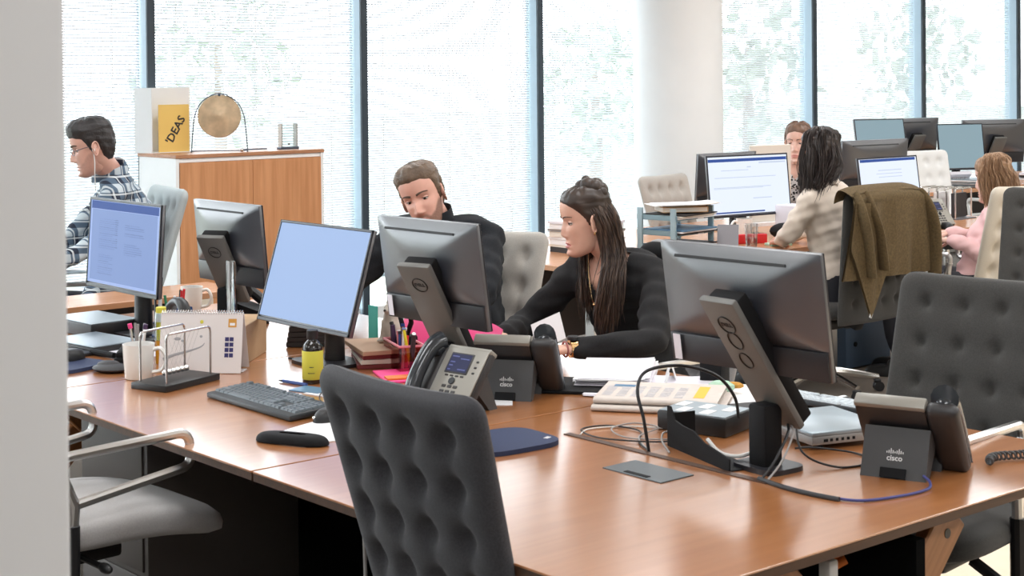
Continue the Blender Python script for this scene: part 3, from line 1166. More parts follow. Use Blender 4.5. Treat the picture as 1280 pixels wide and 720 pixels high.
# ------------------------------------------------------------------ desk phones
def phone(x, y, deg, label, lit=True, cord=None, group='grey desk phones', s=1.0, z=DZ):
    """local +x is the way the keypad faces; handset on local -y"""
    t = thing('desk_phone', label, 'telephone', (x, y, z), math.radians(deg), group)
    t.scale = (s, s, s)
    up = Vector((-.60, 0, .80)).normalized()
    Mx = frame_matrix((.078, 0, .018), (0, 1, 0), up)   # x->y, y->up slope, z->normal
    nz = Vector((0, 1, 0)).cross(up)
    if nz.x < 0:
        Mx = frame_matrix((.078, 0, .018), (0, -1, 0), up)
        sg = -1
    else:
        sg = 1

    def on(mb):
        mb.v = [tuple(Mx @ Vector(p)) for p in mb.v]
        return mb
    L = .195
    body = on(MB().box((.165, L, .030), (sg * .045, L / 2, -.012), bev=.008))
    bo = body.build('body', 'phone_dark', t)
    on(MB().box((.165, .016, .034), (sg * .045, L - .004, -.010), bev=.005)).build('top_edge', 'phone_silver', t)
    on(MB().box((.158, L * .95, .006), (sg * .045, L * .49, .005), bev=.0025)).build('faceplate', 'phone_silver', t)
    on(MB().box((.088, .066, .004), (sg * .035, L * .72, .0085), bev=.002)).build('screen_surround', 'phone_dark', t)
    sc = on(MB().box((.078, .056, .003), (sg * .035, L * .72, .0100))).build('screen', 'phone_screen', t, smooth=0)
    rws = MB()
    for (a, b, yy) in ((-.034, -.008, .160), (.0, .034, .154), (-.034, -.016, .142), (-.034, -.020, .131), (.004, .034, .120), (-.034, -.024, .118)):
        rws.box((b - a, .0035, .0006), (sg * (.035) + (a + b) / 2, yy, .0118))
    stuff(on(rws).build('screen_text', 'phone_ink', sc, smooth=0))
    for i in range(4):
        on(MB().box((.013, .0055, .004), (sg * .035 - .030 + i * .020, L * .515, .0085), bev=.0015, seg=1)).build('soft_key', 'phone_dark', t)
    on(MB().cyl(.011, .005, (sg * .035, L * .43, .009), n=16)).build('navigation_pad', 'phone_gloss', t)
    for r_ in range(4):
        for c in range(3):
            on(MB().box((.017, .0095, .004), (sg * .035 - .022 + c * .022, L * .34 - r_ * .0165, .0085), bev=.002, seg=1)).build('dial_key', 'phone_dark', t)
    for r_ in range(3):
        on(MB().box((.010, .006, .004), (sg * .100, L * .78 - r_ * .018, .0085), bev=.0015, seg=1)).build('line_key', 'phone_dark', t)
    # cradle side and handset
    on(MB().box((.074, L + .012, .040), (-sg * .074, L / 2, -.016), bev=.018, seg=4)).build('cradle', 'phone_dark', t)
    hp = spline([Mx @ Vector((-sg * .076, p, q)) for p, q in ((-.010, .004), (.008, .022), (.05, .036), (.10, .040), (.15, .036), (.182, .024), (.200, .006))], 5)
    nR = len(hp)
    rad = [.023 + .011 * abs(2 * i / (nR - 1) - 1) ** 2.5 for i in range(nR)]
    rad[0] *= .6
    rad[-1] *= .6
    hs = MB().tube(hp, rad, 14)
    for p in (.016, .176):
        hs.ball((.029, .028, .024), Mx @ Vector((-sg * .076, p, .008)), 16, 8)
    hs.build('handset', 'phone_gloss', t, 60)
    # foot stand with logo
    prof = [(-.082, 0), (-.030, .112), (.022, .082), (.055, .030), (.050, .0), (.02, 0), (-.02, .055), (-.045, 0)]
    st = MB().prism([(-.082, 0), (-.038, .108), (.015, .08), (-.005, .05), (-.050, 0)], -.045, .105)
    st.prism([(.030, .0), (.045, .045), (.075, .03), (.072, .0)], -.05, .11)
    so = st.build('foot_stand', 'phone_stand', t, smooth=0)
    sup = Vector((.044, 0, .108)).normalized()
    Ms = frame_matrix(Vector((-.082, .030, 0)) + sup * .052 + Vector((-.0008, 0, .0004)), (0, -1, 0), sup)
    text_mesh('logo_text', 'cisco', .018, 'logo_white', so, Ms @ Matrix.Translation((0, -.006, 0)), .0004, bold=True)
    bars = MB()
    for i, hh in enumerate((.004, .007, .012, .007, .004, .007, .012, .007, .004)):
        bars.box((.0021, hh, .0008), ((i - 4) * .0046, .006 + hh / 2 * .6, 0))
    bars.v = [tuple(Ms @ Vector(p)) for p in bars.v]
    bars.build('logo_bars', 'logo_white', so, smooth=0)
    MB().box((.02, .058, .022), Vector((-.0825, .030, .010)) + Vector((.008, 0, 0)), rot=(0, .39, 0)).build('cable_notch', 'matte_black', so, smooth=0)
    return t


phone(2.715, 3.475, 188, 'desk phone facing the camera with a lit dark blue screen, behind the foreground chair', s=.95)
phone(2.975, 3.48, 36, 'desk phone seen from behind in front of the woman in black')
phone(3.065, 2.20, 20, 'desk phone seen from behind near the right end of the desk')

# coiled cord of the right phone
cc = []
for i in range(150):
    s_ = i / 149
    c0 = Vector((3.23, 2.115, DZ + .010)).lerp(Vector((3.37, 2.115, DZ + .011)), s_)
    a = s_ * 2 * PI * 13
    c0 += Vector((0, .009 * math.cos(a) + .018 * math.sin(s_ * 5), .0085 * math.sin(a) + .003))
    cc.append(c0)
tag(MB().tube(cc, .0028, 6).build('coiled_cord', 'phone_stand'), 'coiled grey handset cord lying right of the rightmost phone', 'cord')


# ------------------------------------------------------------------ keyboards, mice, pads
def keyboard(x, y, deg, label, key='key_grey', z=DZ, tilt=4):
    t = thing('keyboard', label, 'keyboard', (x, y, z), math.radians(deg), 'computer keyboards')
    # local x: towards the screen, y: left to right of typist (negative = right)
    M = Euler((0, -math.radians(tilt), 0)).to_matrix().to_4x4()
    b = MB().box((.150, .442, .016), (0, 0, .014), bev=.005)
    b.v = [tuple(M @ Vector(p)) for p in b.v]
    b.build('body', 'key_body', t)
    shared = {}
    def key_at(px, py, sx, sy):
        k_ = (round(sx, 4), round(sy, 4))
        if k_ not in shared:
            mm = MB()
            a, c = sx / 2, sy / 2
            a2, c2 = a - .002, c - .002
            mm.add([(-a, -c, 0), (a, -c, 0), (a, c, 0), (-a, c, 0), (-a2, -c2, .006), (a2, -c2, .006), (a2, c2, .006), (-a2, c2, .006)],
                   [(4, 5, 6, 7), (0, 1, 5, 4), (1, 2, 6, 5), (2, 3, 7, 6), (3, 0, 4, 7)])
            shared[k_] = mm.mesh('key', key, 0)
        o = bpy.data.objects.new('key', shared[k_])
        COL.objects.link(o)
        o.parent = t
        o.location = M @ Vector((px, py, .0215))
        o.rotation_euler = (0, -math.radians(tilt), 0)
    p = .0190
    for r_ in range(6):
        xx = .060 - r_ * .0195 - (.004 if r_ else 0)
        if r_ == 5:
            lay = [1.25, 1.25, 1.25, 6.25, 1.25, 1.25, 1.25, 1.25]
        elif r_ == 4:
            lay = [2.25] + [1] * 10 + [1.75 + 1]
        elif r_ == 3:
            lay = [1.75] + [1] * 11 + [2.25]
        elif r_ == 2:
            lay = [1.5] + [1] * 12 + [1.5]
        elif r_ == 1:
            lay = [1] * 13 + [2]
        else:
            lay = [1, -1] + [1] * 4 + [-.5] + [1] * 4 + [-.5] + [1] * 4
        yy = .213
        for w_ in lay:
            if w_ > 0:
                key_at(xx, yy - w_ * p / 2, p * .92, w_ * p - .0016)
            yy -= abs(w_) * p
        for c in range(3):
            if r_ == 3 or (r_ == 4 and c != 1):
                continue
            key_at(xx, -.0795 - c * p, p * .92, p - .0016)
        if r_ > 0:
            for c in range(4):
                key_at(xx, -.1445 - c * p, p * .92, p - .0016)
    return t


keyboard(2.365, 3.85, 0, 'dark keyboard on the desk in front of the blank blue screen')
keyboard(3.440, 2.675, 183, 'pale-lit keyboard lying behind the laptop at right', 'key_glare', z=DZ + .012, tilt=6)

t = thing('computer_mouse', 'black mouse with a light spot, right of the left keyboard', 'mouse', (2.385, 3.575, DZ), math.radians(8))
MB().grid(lambda u, v: (.058 * math.cos(2 * PI * u) * math.cos(v * PI / 2) ** .5, .032 * math.sin(2 * PI * u) * math.cos(v * PI / 2) ** .5, .036 * math.sin(v * PI / 2)), 28, 12, True).build('shell', 'black_plastic', t, 60)
MB().cyl(.008, .006, (.025, 0, .034), rot=(PI / 2, 0, 0), n=14).build('wheel', 'aluminium', t)
MB().ball((.006, .004, .004), (-.056, .004, .016)).build('side_badge', 'chrome', t)


def pad_outline(L_, W_):
    out = []
    for a in np.linspace(0, 2 * PI, 48, endpoint=False):
        ca, sa = math.cos(a), math.sin(a)
        k = 1 / (abs(ca) ** 4 + abs(sa) ** 4) ** .25
        out.append((L_ / 2 * ca * k, W_ / 2 * sa * k))
    return out


def wrist(name, label, x, y, deg, L_, W_, h, m):
    t = tag(MB().grid(lambda u, v: (W_ / 2 * math.cos(2 * PI * u) * max(.02, math.cos(v * PI / 2)) ** .4, L_ / 2 * math.copysign(abs(math.sin(2 * PI * u)) ** .55, math.sin(2 * PI * u)) * max(.02, math.cos(v * PI / 2)) ** .25, h * math.sin(v * PI / 2)), 40, 12, True).build(name, m, smooth=60), label, 'wrist rest')
    t.location = (x, y, DZ + .003)
    t.rotation_euler = (0, 0, math.radians(deg))
    return t


wrist('wrist_rest', 'black gel wrist rest lying on the white mat by the desk edge', 2.165, 3.42, 27, .205, .07, .022, 'matte_black')
tag(MB().slab([(p[0], p[1]) for p in pad_outline(.24, .20)], 0, .002).build('mouse_mat', 'paper', loc=(2.315, 3.475, DZ + .0005), rot=(0, 0, .3)), 'pale grey mouse mat under the black wrist rest', 'mat')
t = thing('mouse_pad', 'dark blue gel mouse pad on the desk right of the foreground chair', 'mouse pad', (2.545, 3.055, DZ), math.radians(-4))
MB().slab(pad_outline(.255, .215), .0005, .012).build('pad', 'navy_pad', t)
MB().grid(lambda u, v: (-.095 + .028 * math.cos(2 * PI * u) * max(.02, math.cos(v * PI / 2)) ** .4, .085 * math.copysign(abs(math.sin(2 * PI * u)) ** .6, math.sin(2 * PI * u)) * max(.02, math.cos(v * PI / 2)) ** .3, .012 + .014 * math.sin(v * PI / 2)), 36, 10, True).build('wrist_cushion', 'navy_pad', t, 60)
MB().box((.02, .012, .0008), (.10, -.055, .0125), rot=(0, 0, .4)).build('emblem', 'print_pale', t, smooth=0)
t = thing('mouse_pad', 'blue gel mouse pad at the far left, cut by the pillar', 'mouse pad', (2.20, 4.80, DZ), .3)
MB().slab(pad_outline(.22, .20), .0005, .012).build('pad', 'navy_pad', t)
t = thing('computer_mouse', 'dark mouse on the blue pad at the far left', 'mouse', (2.24, 4.86, DZ + .013), .2)
MB().grid(lambda u, v: (.055 * math.cos(2 * PI * u) * math.cos(v * PI / 2) ** .5, .030 * math.sin(2 * PI * u) * math.cos(v * PI / 2) ** .5, .034 * math.sin(v * PI / 2)), 24, 10, True).build('shell', 'black_plastic', t, 60)


# ------------------------------------------------------------------ mugs, bottles, cups
def mug(x, y, deg, label, r=.040, h=.10, m='mug_white', z=DZ):
    t = thing('mug', label, 'mug', (x, y, z), math.radians(deg), 'mugs')
    MB().lathe([(r * .82, .001), (r * .88, .004), (r * .98, h * .6), (r * 1.03, h), (r * .97, h), (r * .92, h * .6), (r * .80, .006)], n=32).build('cup', m, t, 60)
    hd = spline([(r * .94, 0, h * .82), (r * 1.45, 0, h * .86), (r * 1.80, 0, h * .58), (r * 1.55, 0, h * .26), (r * .90, 0, h * .18)], 5)
    MB().tube(hd, .0062, 8, flat=1.4).build('handle', m, t, 60)
    MB().cyl(r * .93, .002, (0, 0, h * .72), n=24).build('coffee', 'book_dark', t)
    return t


mug(2.285, 4.475, -42, 'white mug on the desk at left, beside the small pendulum toy', r=.047, h=.107)
mug(3.09, 5.60, -35, 'white mug behind the blue pen cup, by the wooden cabinet', r=.042, h=.10)
mug(6.72, 5.95, 160, 'white mug under the left lit monitor in the background', r=.045, h=.11)

t = thing('bottle', 'dark bottle with a plain yellow label in front of the blank screen', 'bottle', (2.638, 4.05, DZ))
MB().lathe([(.028, .001), (.031, .004), (.031, .100), (.029, .112), (.020, .124), (.014, .130), (.014, .138)], n=28).build('glass', 'bottle_dark', t, 60)
MB().lathe([(.0313, .014), (.0318, .015), (.0318, .098), (.0313, .099)], n=28).build('label', 'label_yellow', t)
MB().lathe([(.016, .132), (.017, .134), (.017, .158), (.015, .160)], n=20).build('cap', 'black_plastic', t)
lt = MB()
for i, (z_, w_) in enumerate(((.052, .5), (.034, .9))):
    for j in range(6):
        a = math.radians(232 + (j - 3) * 7 * w_)
        lt.box((.0006, .0030, .0022), (.0321 * math.cos(a), .0321 * math.sin(a), z_), rot=(0, 0, a))
stuff(lt.build('label_print', 'book_dark', t, smooth=0))

t = thing('marker_stand', 'clear tube of yellow markers and amber sticks beside the calendar', 'marker stand', (2.46, 4.66, DZ))
MB().lathe([(.019, .001), (.019, .075), (.018, .076)], n=20).build('lower_tube', 'amber', t)
for i in range(5):
    a = i * 2 * PI / 5
    MB().tube([(.010 * math.cos(a), .010 * math.sin(a), .07), (.011 * math.cos(a), .011 * math.sin(a), .135)], .0052, 8).build('marker', 'hl_yellow', t)
MB().lathe([(.020, .076), (.020, .165), (.0195, .165), (.0195, .076)], n=20).build('clear_sleeve', 'clear_plastic', t)
MB().lathe([(.017, .135), (.018, .136), (.018, .163), (.016, .164)], n=18).build('white_cap', 'paper', t)
MB().lathe([(.0155, .158), (.0165, .159), (.0165, .180), (.014, .182)], n=18).build('lid', 'label_yellow', t)
t = thing('pen_pot', 'small pot of grey pens and a pink-topped marker left of the yellow markers', 'pen pot', (2.40, 4.70, DZ))
MB().lathe([(.024, .001), (.025, .06), (.023, .06), (.022, .004)], n=20).build('pot', 'purple', t, 60)
for i, (a, c, tip) in enumerate(((.2, 'aluminium', None), (1.5, 'cable_grey', None), (2.8, 'aluminium', 'pink'), (4.2, 'cable_grey', None), (5.3, 'paper', 'purple'))):
    e = Vector((.026 * math.cos(a), .026 * math.sin(a), .128 + .01 * math.sin(i * 3)))
    pn = MB().tube([(.010 * math.cos(a), .010 * math.sin(a), .01), e], .0042, 8).build('pen', c, t)
    if tip:
        MB().tube([e * .93, e * 1.05], .0075, 8).build('pen_cap', tip, pn)
t = thing('pen_cup', 'blue pen cup holding pens, behind the yellow markers', 'pen cup', (2.78, 5.15, DZ))
MB().box((.085, .085, .10), (0, 0, .05), bev=.004).build('cup', 'blue_cup', t)
for i, (dx, dy, c) in enumerate(((-.02, .02, 'green'), (.02, .01, 'red'), (.01, -.02, 'red'), (-.01, -.01, 'paper'), (.025, .025, 'black_plastic'))):
    MB().tube([(dx, dy, .05), (dx * 1.5, dy * 1.5, .14 + .012 * (i % 3))], .005, 8).build('pen', c, t)
t = thing('upright_tube', 'thin white upright tube by the checked-shirt man chair', 'lamp', (2.70, 5.12, DZ))  # plain white upright tube, gives no light
MB().tube([(0, 0, .012), (0, 0, .37)], .0065, 10).build('tube', 'logo_white', t)
MB().cyl(.03, .012, (0, 0, .006)).build('base', 'blue_cup', t)
t = thing('acrylic_ruler', 'clear plastic ruler stand in front of the back-turned monitor by the cabinet', 'ruler', (2.84, 4.87, DZ))
MB().box((.018, .034, .27), (0, 0, .147), bev=.002).build('ruler', 'clear_plastic', t)
MB().box((.004, .012, .265), (-.004, .010, .147)).build('edge_strip', 'paper', t)
MB().box((.05, .06, .012), (0, 0, .006), bev=.002).build('foot', 'clear_plastic', t)

# Newton's cradle
t = thing('pendulum_toy', 'chrome wire pendulum cradle with six small balls on a black base', 'desk toy', (2.325, 4.315, DZ), math.radians(18.6))
MB().box((.235, .140, .020), (0, 0, .010), bev=.003).build('base', 'black_plastic', t)
for s_ in (-1, 1):
    MB().tube(rounded([(-.095, s_ * .052, .018), (-.095, s_ * .052, .165), (.095, s_ * .052, .165), (.095, s_ * .052, .018)], .016, 5), .0034, 8).build('wire_frame', 'steel_wire', t)
for i in range(6):
    x_ = (i - 2.5) * .0185
    bl = MB().ball(.0090, (x_, 0, .042), 16, 10).build('ball', 'chrome', t, 60)
    MB().tube([(x_, .052, .164), (x_, 0, .05), (x_, -.052, .164)], .0004, 4).build('thread', 'cable_grey', bl)

# desk calendar
t = thing('desk_calendar', 'white spiral desk calendar with a sketch of a branch and navy squares', 'calendar', (2.500, 4.455, DZ), math.radians(44))
W_ = .262
ca = MB().box((.002, W_, .185), (-.034, 0, .0925), rot=(0, math.radians(12), 0)).box((.002, W_, .185), (.020, 0, .0925), rot=(0, math.radians(-17), 0))
ca.build('cards', 'paper_cream2', t, smooth=0)
MB().box((.05, W_, .002), (-.004, 0, .002)).build('foot_card', 'paper_cream2', t, smooth=0)
tm = Matrix.Translation((-.0357, 0, .0925)) @ Euler((0, math.radians(12), 0)).to_matrix().to_4x4()


def flat_on(mb, name, m, parent):
    mb.v = [tuple(tm @ Vector(p)) for p in mb.v]
    return mb.build(name, m, parent, smooth=0)


sq = MB()
for r_ in range(4):
    for c in range(2):
        flat_on(MB().box((.0005, .0125, .0125), (0, -.090 + c * -.0145 + .007, .012 - r_ * .0165)), 'navy_square', 'ink_navy', t)
flat_on(MB().box((.0005, .026, .026), (0, -.098, .062)), 'orange_square', 'orange_print', t)
flat_on(MB().box((.0008, .016, .008), (0, -.098, .058)), 'square_mark', 'paper', t)
br = MB().tube(spline([(0, .118, -.052), (0, .085, -.038), (0, .04, -.026), (0, .0, -.012), (0, -.012, .0)], 5), [.0055 - .0045 * i / 20 for i in range(21)], 6, flat=.15)
flat_on(br, 'sketch_branch', 'print_grey', t)
flat_on(MB().ball((.0005, .012, .005), (0, .075, .012), 10, 6).ball((.0005, .006, .004), (0, .058, .006), 10, 6).ball((.0005, .005, .004), (0, .0, .02), 10, 6), 'sketch_bird', 'print_grey', t)
flat_on(MB().ball((.0005, .006, .006), (0, .0, .065), 10, 6), 'yellow_dot', 'label_yellow', t)
sp = MB()
for i in range(32):
    yy = -W_ / 2 + W_ * (i + .5) / 32
    sp.tube([(-.010 + .009 * math.cos(a), yy, .184 + .007 * math.sin(a)) for a in np.linspace(0, 2 * PI, 8, endpoint=False)], .0011, 4, closed=True)
stuff(sp.build('spiral', 'steel_wire', t))

tag(MB().box((.28, .15, .125), (0, 0, .0625), bev=.002, seg=1).build('cardboard_box', 'cardboard', loc=(2.675, 4.58, DZ), rot=(0, 0, math.radians(43))), 'small brown cardboard box behind the calendar, left of the blank screen', 'box')

# books behind the box, stand of papers
for i in range(5):
    o = MB().box((.16, .20, .016), (0, 0, 0), bev=.001, seg=1)
    o.mi = 1
    o.box((.152, .196, .011), (-.006, 0, 0))
    b = o.build('book', ['book_dark', 'pages'], loc=(3.04, 4.66, DZ + .010 + i * .0175), rot=(0, 0, math.radians(-40 + i * 2)), smooth=0)
    tag(b, ['lowest', 'second lowest', 'middle', 'second highest', 'topmost'][i] + ' dark notebook of the pile between the cardboard box and blank screen', 'book', 'pile of dark notebooks')

# pens, small things around the bottle
t = thing('pen', 'blue pen lying left of the yellow-labelled bottle', 'pen', (2.575, 4.115, DZ + .005), 0)
MB().tube([(0, 0, 0), (.018, -.10, 0)], [.0048, .0055], 8).build('barrel', 'blue_pen', t)
MB().tube([(-.0035, .02, 0), (0, 0, 0)], [.0012, .0046], 8).build('tip', 'book_dark', t)
tag(MB().box((.075, .11, .003), (0, 0, .0015)).build('leaflet', 'tray_blue', loc=(2.57, 3.955, DZ + .0005), rot=(0, 0, .3)), 'blue-grey leaflet on the desk right of the yellow-labelled bottle', 'paper')
tag(MB().box((.20, .16, .002), (0, 0, .001)).build('paper_sheet', 'paper', loc=(2.64, 3.87, DZ + .0005), rot=(0, 0, .2)), 'white sheet on the desk just behind the foreground chair top', 'paper')
tag(MB().box((.05, .07, .025), (0, 0, .0125), bev=.006).build('tape_dispenser', 'mug_white', loc=(2.70, 4.12, DZ), rot=(0, 0, .6)), 'small white dispenser behind the yellow-labelled bottle', 'dispenser')

# pile of notebooks with the figurine
for i, (m_, w_, d_) in enumerate((('red_dark', .19, .24), ('pages', .18, .24), ('red_dark', .18, .23), ('cardboard2', .20, .25))):
    h_ = .014
    b = MB().box((w_, d_, h_), (0, 0, 0), bev=.0015, seg=1).build('notebook', m_, loc=(3.00, 4.19, DZ + .0075 + i * .0148), rot=(0, 0, math.radians(-30 + i * 3)))
    tag(b, ['dark red notebook, bottom of the pile', 'cream notebook second from the bottom of the pile', 'dark red notebook second from the top of the pile', 'tan notebook on top of the pile'][i] + ' under the cream figurine', 'notebook', 'notebooks under the figurine')
t = thing('figurine', 'cream seated animal figurine on the tan notebook', 'figurine', (3.04, 4.20, DZ + .0595), math.radians(200))
fm = MB()
fm.ball((.034, .036, .042), (0, 0, .040))
fm.ball((.024, .026, .030), (.004, 0, .078))
fm.ball((.022, .021, .020), (.008, 0, .108))
fm.ball((.014, .012, .010), (.026, 0, .104))
for s_ in (-1, 1):
    fm.ball((.008, .008, .014), (-.002, s_ * .014, .124))
    fm.tube([(.018, s_ * .015, .07), (.030, s_ * .017, .012)], [.010, .009], 8)
    fm.ball((.022, .012, .009), (.030, s_ * .020, .008))
me = voxel(fm, .004, 3)
me.materials.append(MATS['figurine'])
me.polygons.foreach_set('use_smooth', [True] * len(me.polygons))
fo = bpy.data.objects.new('body', me)
COL.objects.link(fo)
fo.parent = t
for s_ in (-1, 1):
    MB().ball(.0028, (.026, s_ * .008, .112), 8, 6).build('eye', 'black_plastic', t)
MB().ball(.004, (.039, 0, .106), 8, 6).build('nose', 'black_plastic', t)
t = thing('card', 'teal and orange card standing behind the blank screen edge', 'card', (3.10, 4.36, DZ + .0))
MB().box((.004, .05, .15), (0, .028, .075)).build('teal_card', 'teal', t, smooth=0)
MB().box((.03, .055, .11), (.02, -.032, .055), bev=.01).build('orange_pack', 'book_tan2', t)

# pen tray with pens (mesh holder) in front of the central monitor
t = thing('pen_holder', 'pinkish wire pen holder full of pens and markers left of the central monitor', 'pen holder', (2.985, 4.06, DZ), math.radians(-20))
hb = MB()
for (sx, sy, px, py) in ((.002, .18, -.04, 0), (.002, .18, .04, 0), (.08, .002, 0, -.09), (.08, .002, 0, .09)):
    hb.box((sx, sy, .075), (px, py, .043))
hb.box((.08, .18, .004), (0, 0, .004))
hb.build('box', 'pink_glass', t, smooth=0)
rim = MB().tube([(-.04, -.09, .082), (.04, -.09, .082), (.04, .09, .082), (-.04, .09, .082)], .004, 8, closed=True).build('rim', 'pink_pale', t)
pcs = ['book_dark', 'hl_yellow', 'paper', 'red', 'blue_pen', 'book_dark', 'pink_pale', 'paper', 'book_tan', 'purple', 'black_plastic', 'label_yellow']
for i, c in enumerate(pcs):
    px, py = rng.uniform(-.022, .022), -.075 + .15 * i / 11
    e = Vector((px + rng.uniform(-.02, .02), py + rng.uniform(-.025, .025), rng.uniform(.105, .142)))
    pn = MB().tube([(px, py, .008), e], .0048 if i % 3 else .008, 8).build('pen', c, t)
    if i % 2 == 0:
        MB().tube([e * .94, e * 1.02], .0066, 8).build('pen_cap', ['paper', 'book_dark', 'blue_pen'][i % 3], pn)
t = thing('pen_pot', 'black tall pen pot with scissors handles left of the pen holder', 'organiser', (3.02, 4.10, DZ), math.radians(-20))
MB().box((.07, .05, .095), (0, 0, .0475), bev=.006).build('pot', 'matte_black', t)
MB().tube([(0, .0, .09), (-.01, .02, .15), (.01, .05, .185)], .008, 8).tube([(0, -.01, .09), (.01, -.035, .14), (.0, -.055, .165)], .008, 8).build('scissors_handle', 'matte_black', t)
t = thing('pink_folder', 'bright pink plastic folder curled under the central monitor', 'folder', (3.16, 4.09, DZ))


def pf(u, v):
    yy = (u - .5) * .50
    return (.02 * math.sin(u * 6.0) + .05 * (v - .5) + .02, yy, .003 + (.118 + .012 * math.sin(u * 9) - .01 * u) * v)


def pf2(u, v):
    a = pf(u, v)
    return (a[0] + .003, a[1], a[2])


g = MB().grid(pf, 34, 8)
nv_ = len(g.v)
g.grid(pf2, 34, 8)
g.build('cover', 'pink', t, 60)
tag(MB().box((.22, .20, .006), (0, 0, .003), bev=.001, seg=1).build('pink_folder', 'pink', loc=(2.93, 3.93, DZ + .0005), rot=(0, 0, -.4)), 'pink folder lying flat behind the phone with the lit screen', 'folder')
tag(MB().box((.10, .05, .005), (0, 0, .0025)).build('note_pad', 'orange', loc=(2.86, 3.90, DZ + .007), rot=(0, 0, -.4)), 'orange note pad lying on the flat pink folder', 'note pad')
tag(MB().tube([(0, 0, 0), (.03, -.12, 0)], [.012, .011], 10).build('roll', 'red_dark2', loc=(3.09, 4.02, DZ + .045)), 'brownish pink pencil roll against the pink folder', 'pencil case')
MB_ = MB().box((.03, .10, .032), (0, 0, .016), bev=.003)
tag(MB_.build('eraser_box', 'pink_pale', loc=(3.095, 3.96, DZ), rot=(0, 0, -.2)), 'pale pink box under the pencil roll', 'box')
tag(MB().box((.15, .21, .0015), (0, 0, .0008)).build('paper_sheet', 'paper', loc=(2.875, 3.52, DZ + .0004), rot=(0, 0, -.7)), 'white sheet between the two desk phones', 'paper')
t = thing('pen', 'pink pen lying on the sheet between the two desk phones', 'pen', (2.86, 3.52, DZ + .008))
MB().tube([(0, 0, 0), (.04, -.05, 0)], .004, 8).build('barrel', 'pink_pale', t)

# left end: docks, laptop, marker, wallet
t = thing('docking_station', 'black docking box with pale blue top at the far left', 'docking station', (2.60, 5.43, DZ), math.radians(4))
MB().box((.20, .30, .048), (0, 0, .024), bev=.006).build('body', 'black_plastic', t)
MB().box((.19, .29, .002), (0, 0, .049)).build('lid', 'laptop_lid', t, smooth=0)
t = thing('laptop', 'closed black laptop under the leftmost monitor', 'laptop', (2.45, 5.12, DZ), math.radians(8))
MB().box((.20, .28, .020), (0, 0, .011), bev=.005).build('body', 'black_plastic', t)
MB().box((.196, .276, .004), (0, 0, .0225), bev=.0015, seg=1).build('lid', 'laptop_lid', t)
tag(MB().box((.08, .15, .012), (0, 0, .006), bev=.004).build('tablet', 'black_plastic', loc=(2.33, 5.02, DZ), rot=(0, 0, .1)), 'small black tablet lying in front of the closed laptop at left', 'tablet')
tag(MB().box((.20, .28, .0015), (0, 0, .0008)).build('paper_sheet', 'paper_lilac', loc=(2.50, 4.93, DZ + .0004), rot=(0, 0, .2)), 'white sheet under the base of the leftmost monitor', 'paper')
tag(MB().box((.26, .22, .0015), (0, 0, .0008)).build('paper_sheet', 'paper', loc=(2.80, 4.98, DZ + .0004), rot=(0, 0, -.2)), 'white sheet under the blue pen cup', 'paper')
tag(MB().tube([(0, 0, 0), (.02, -.12, 0)], [.011, .010], 10).build('marker', 'matte_black', loc=(2.365, 4.96, DZ + .0115)), 'black marker lying left of the white mug', 'marker')
t = thing('wallet', 'crumpled black leather pouch left of the white mug', 'pouch', (2.275, 4.64, DZ), .4)
MB().ball((.05, .065, .013), (0, 0, .012), 16, 8).ball((.03, .04, .012), (.012, .02, .020), 12, 8).build('pouch', 'book_dark', t)
t = thing('stapler', 'dark blue stapler behind the white mug', 'stapler', (2.40, 4.79, DZ), math.radians(-40))
MB().box((.05, .12, .018), (0, 0, .009), bev=.006).box((.04, .115, .02), (0, .003, .032), rot=(.12, 0, 0), bev=.006).build('body', 'matte_black', t)

# curved handset and phone at the left spine
ar = spline([(0, .14, .02), (0, .09, .10), (0, .02, .155), (0, -.05, .168), (0, -.10, .140), (0, -.13, .09)], 6)
t = thing('headset', 'black curved headset arm behind the yellow markers', 'headset', (2.62, 4.86, DZ), math.radians(-10))
MB().tube(ar, .014, 10, flat=1.5).build('band', 'black_plastic', t, 60)
MB().ball((.03, .022, .03), (0, -.13, .085)).build('ear_pad', 'matte_black', t)
MB().ball((.03, .022, .022), (0, .14, .022)).build('ear_pad', 'matte_black', t)
MB().tube([(0, -.12, .07), (.01, -.16, .02)], .010, 8).build('plug', 'blue_pen', t)
t = thing('desk_phone', 'black angular desk phone seen from behind, right of the back-turned monitor', 'telephone', (3.13, 5.27, DZ), math.radians(-30))
MB().prism([(-.08, 0), (-.10, .06), (-.06, .092), (.08, .035), (.09, 0)], -.11, .11).build('body', 'matte_black', t, smooth=0)
MB().prism([(-.098, .066), (-.064, .095), (-.05, .095), (-.08, .060)], -.11, .06).build('top_edge', 'phone_silver', t, smooth=0)
MB().tube(spline([(.07, .10, .06), (0, .10, .115), (-.07, .10, .12)], 5), .020, 10).build('handset', 'black_plastic', t)

# ------------------------------------------------------------------ right desk: papers, laptop, cables


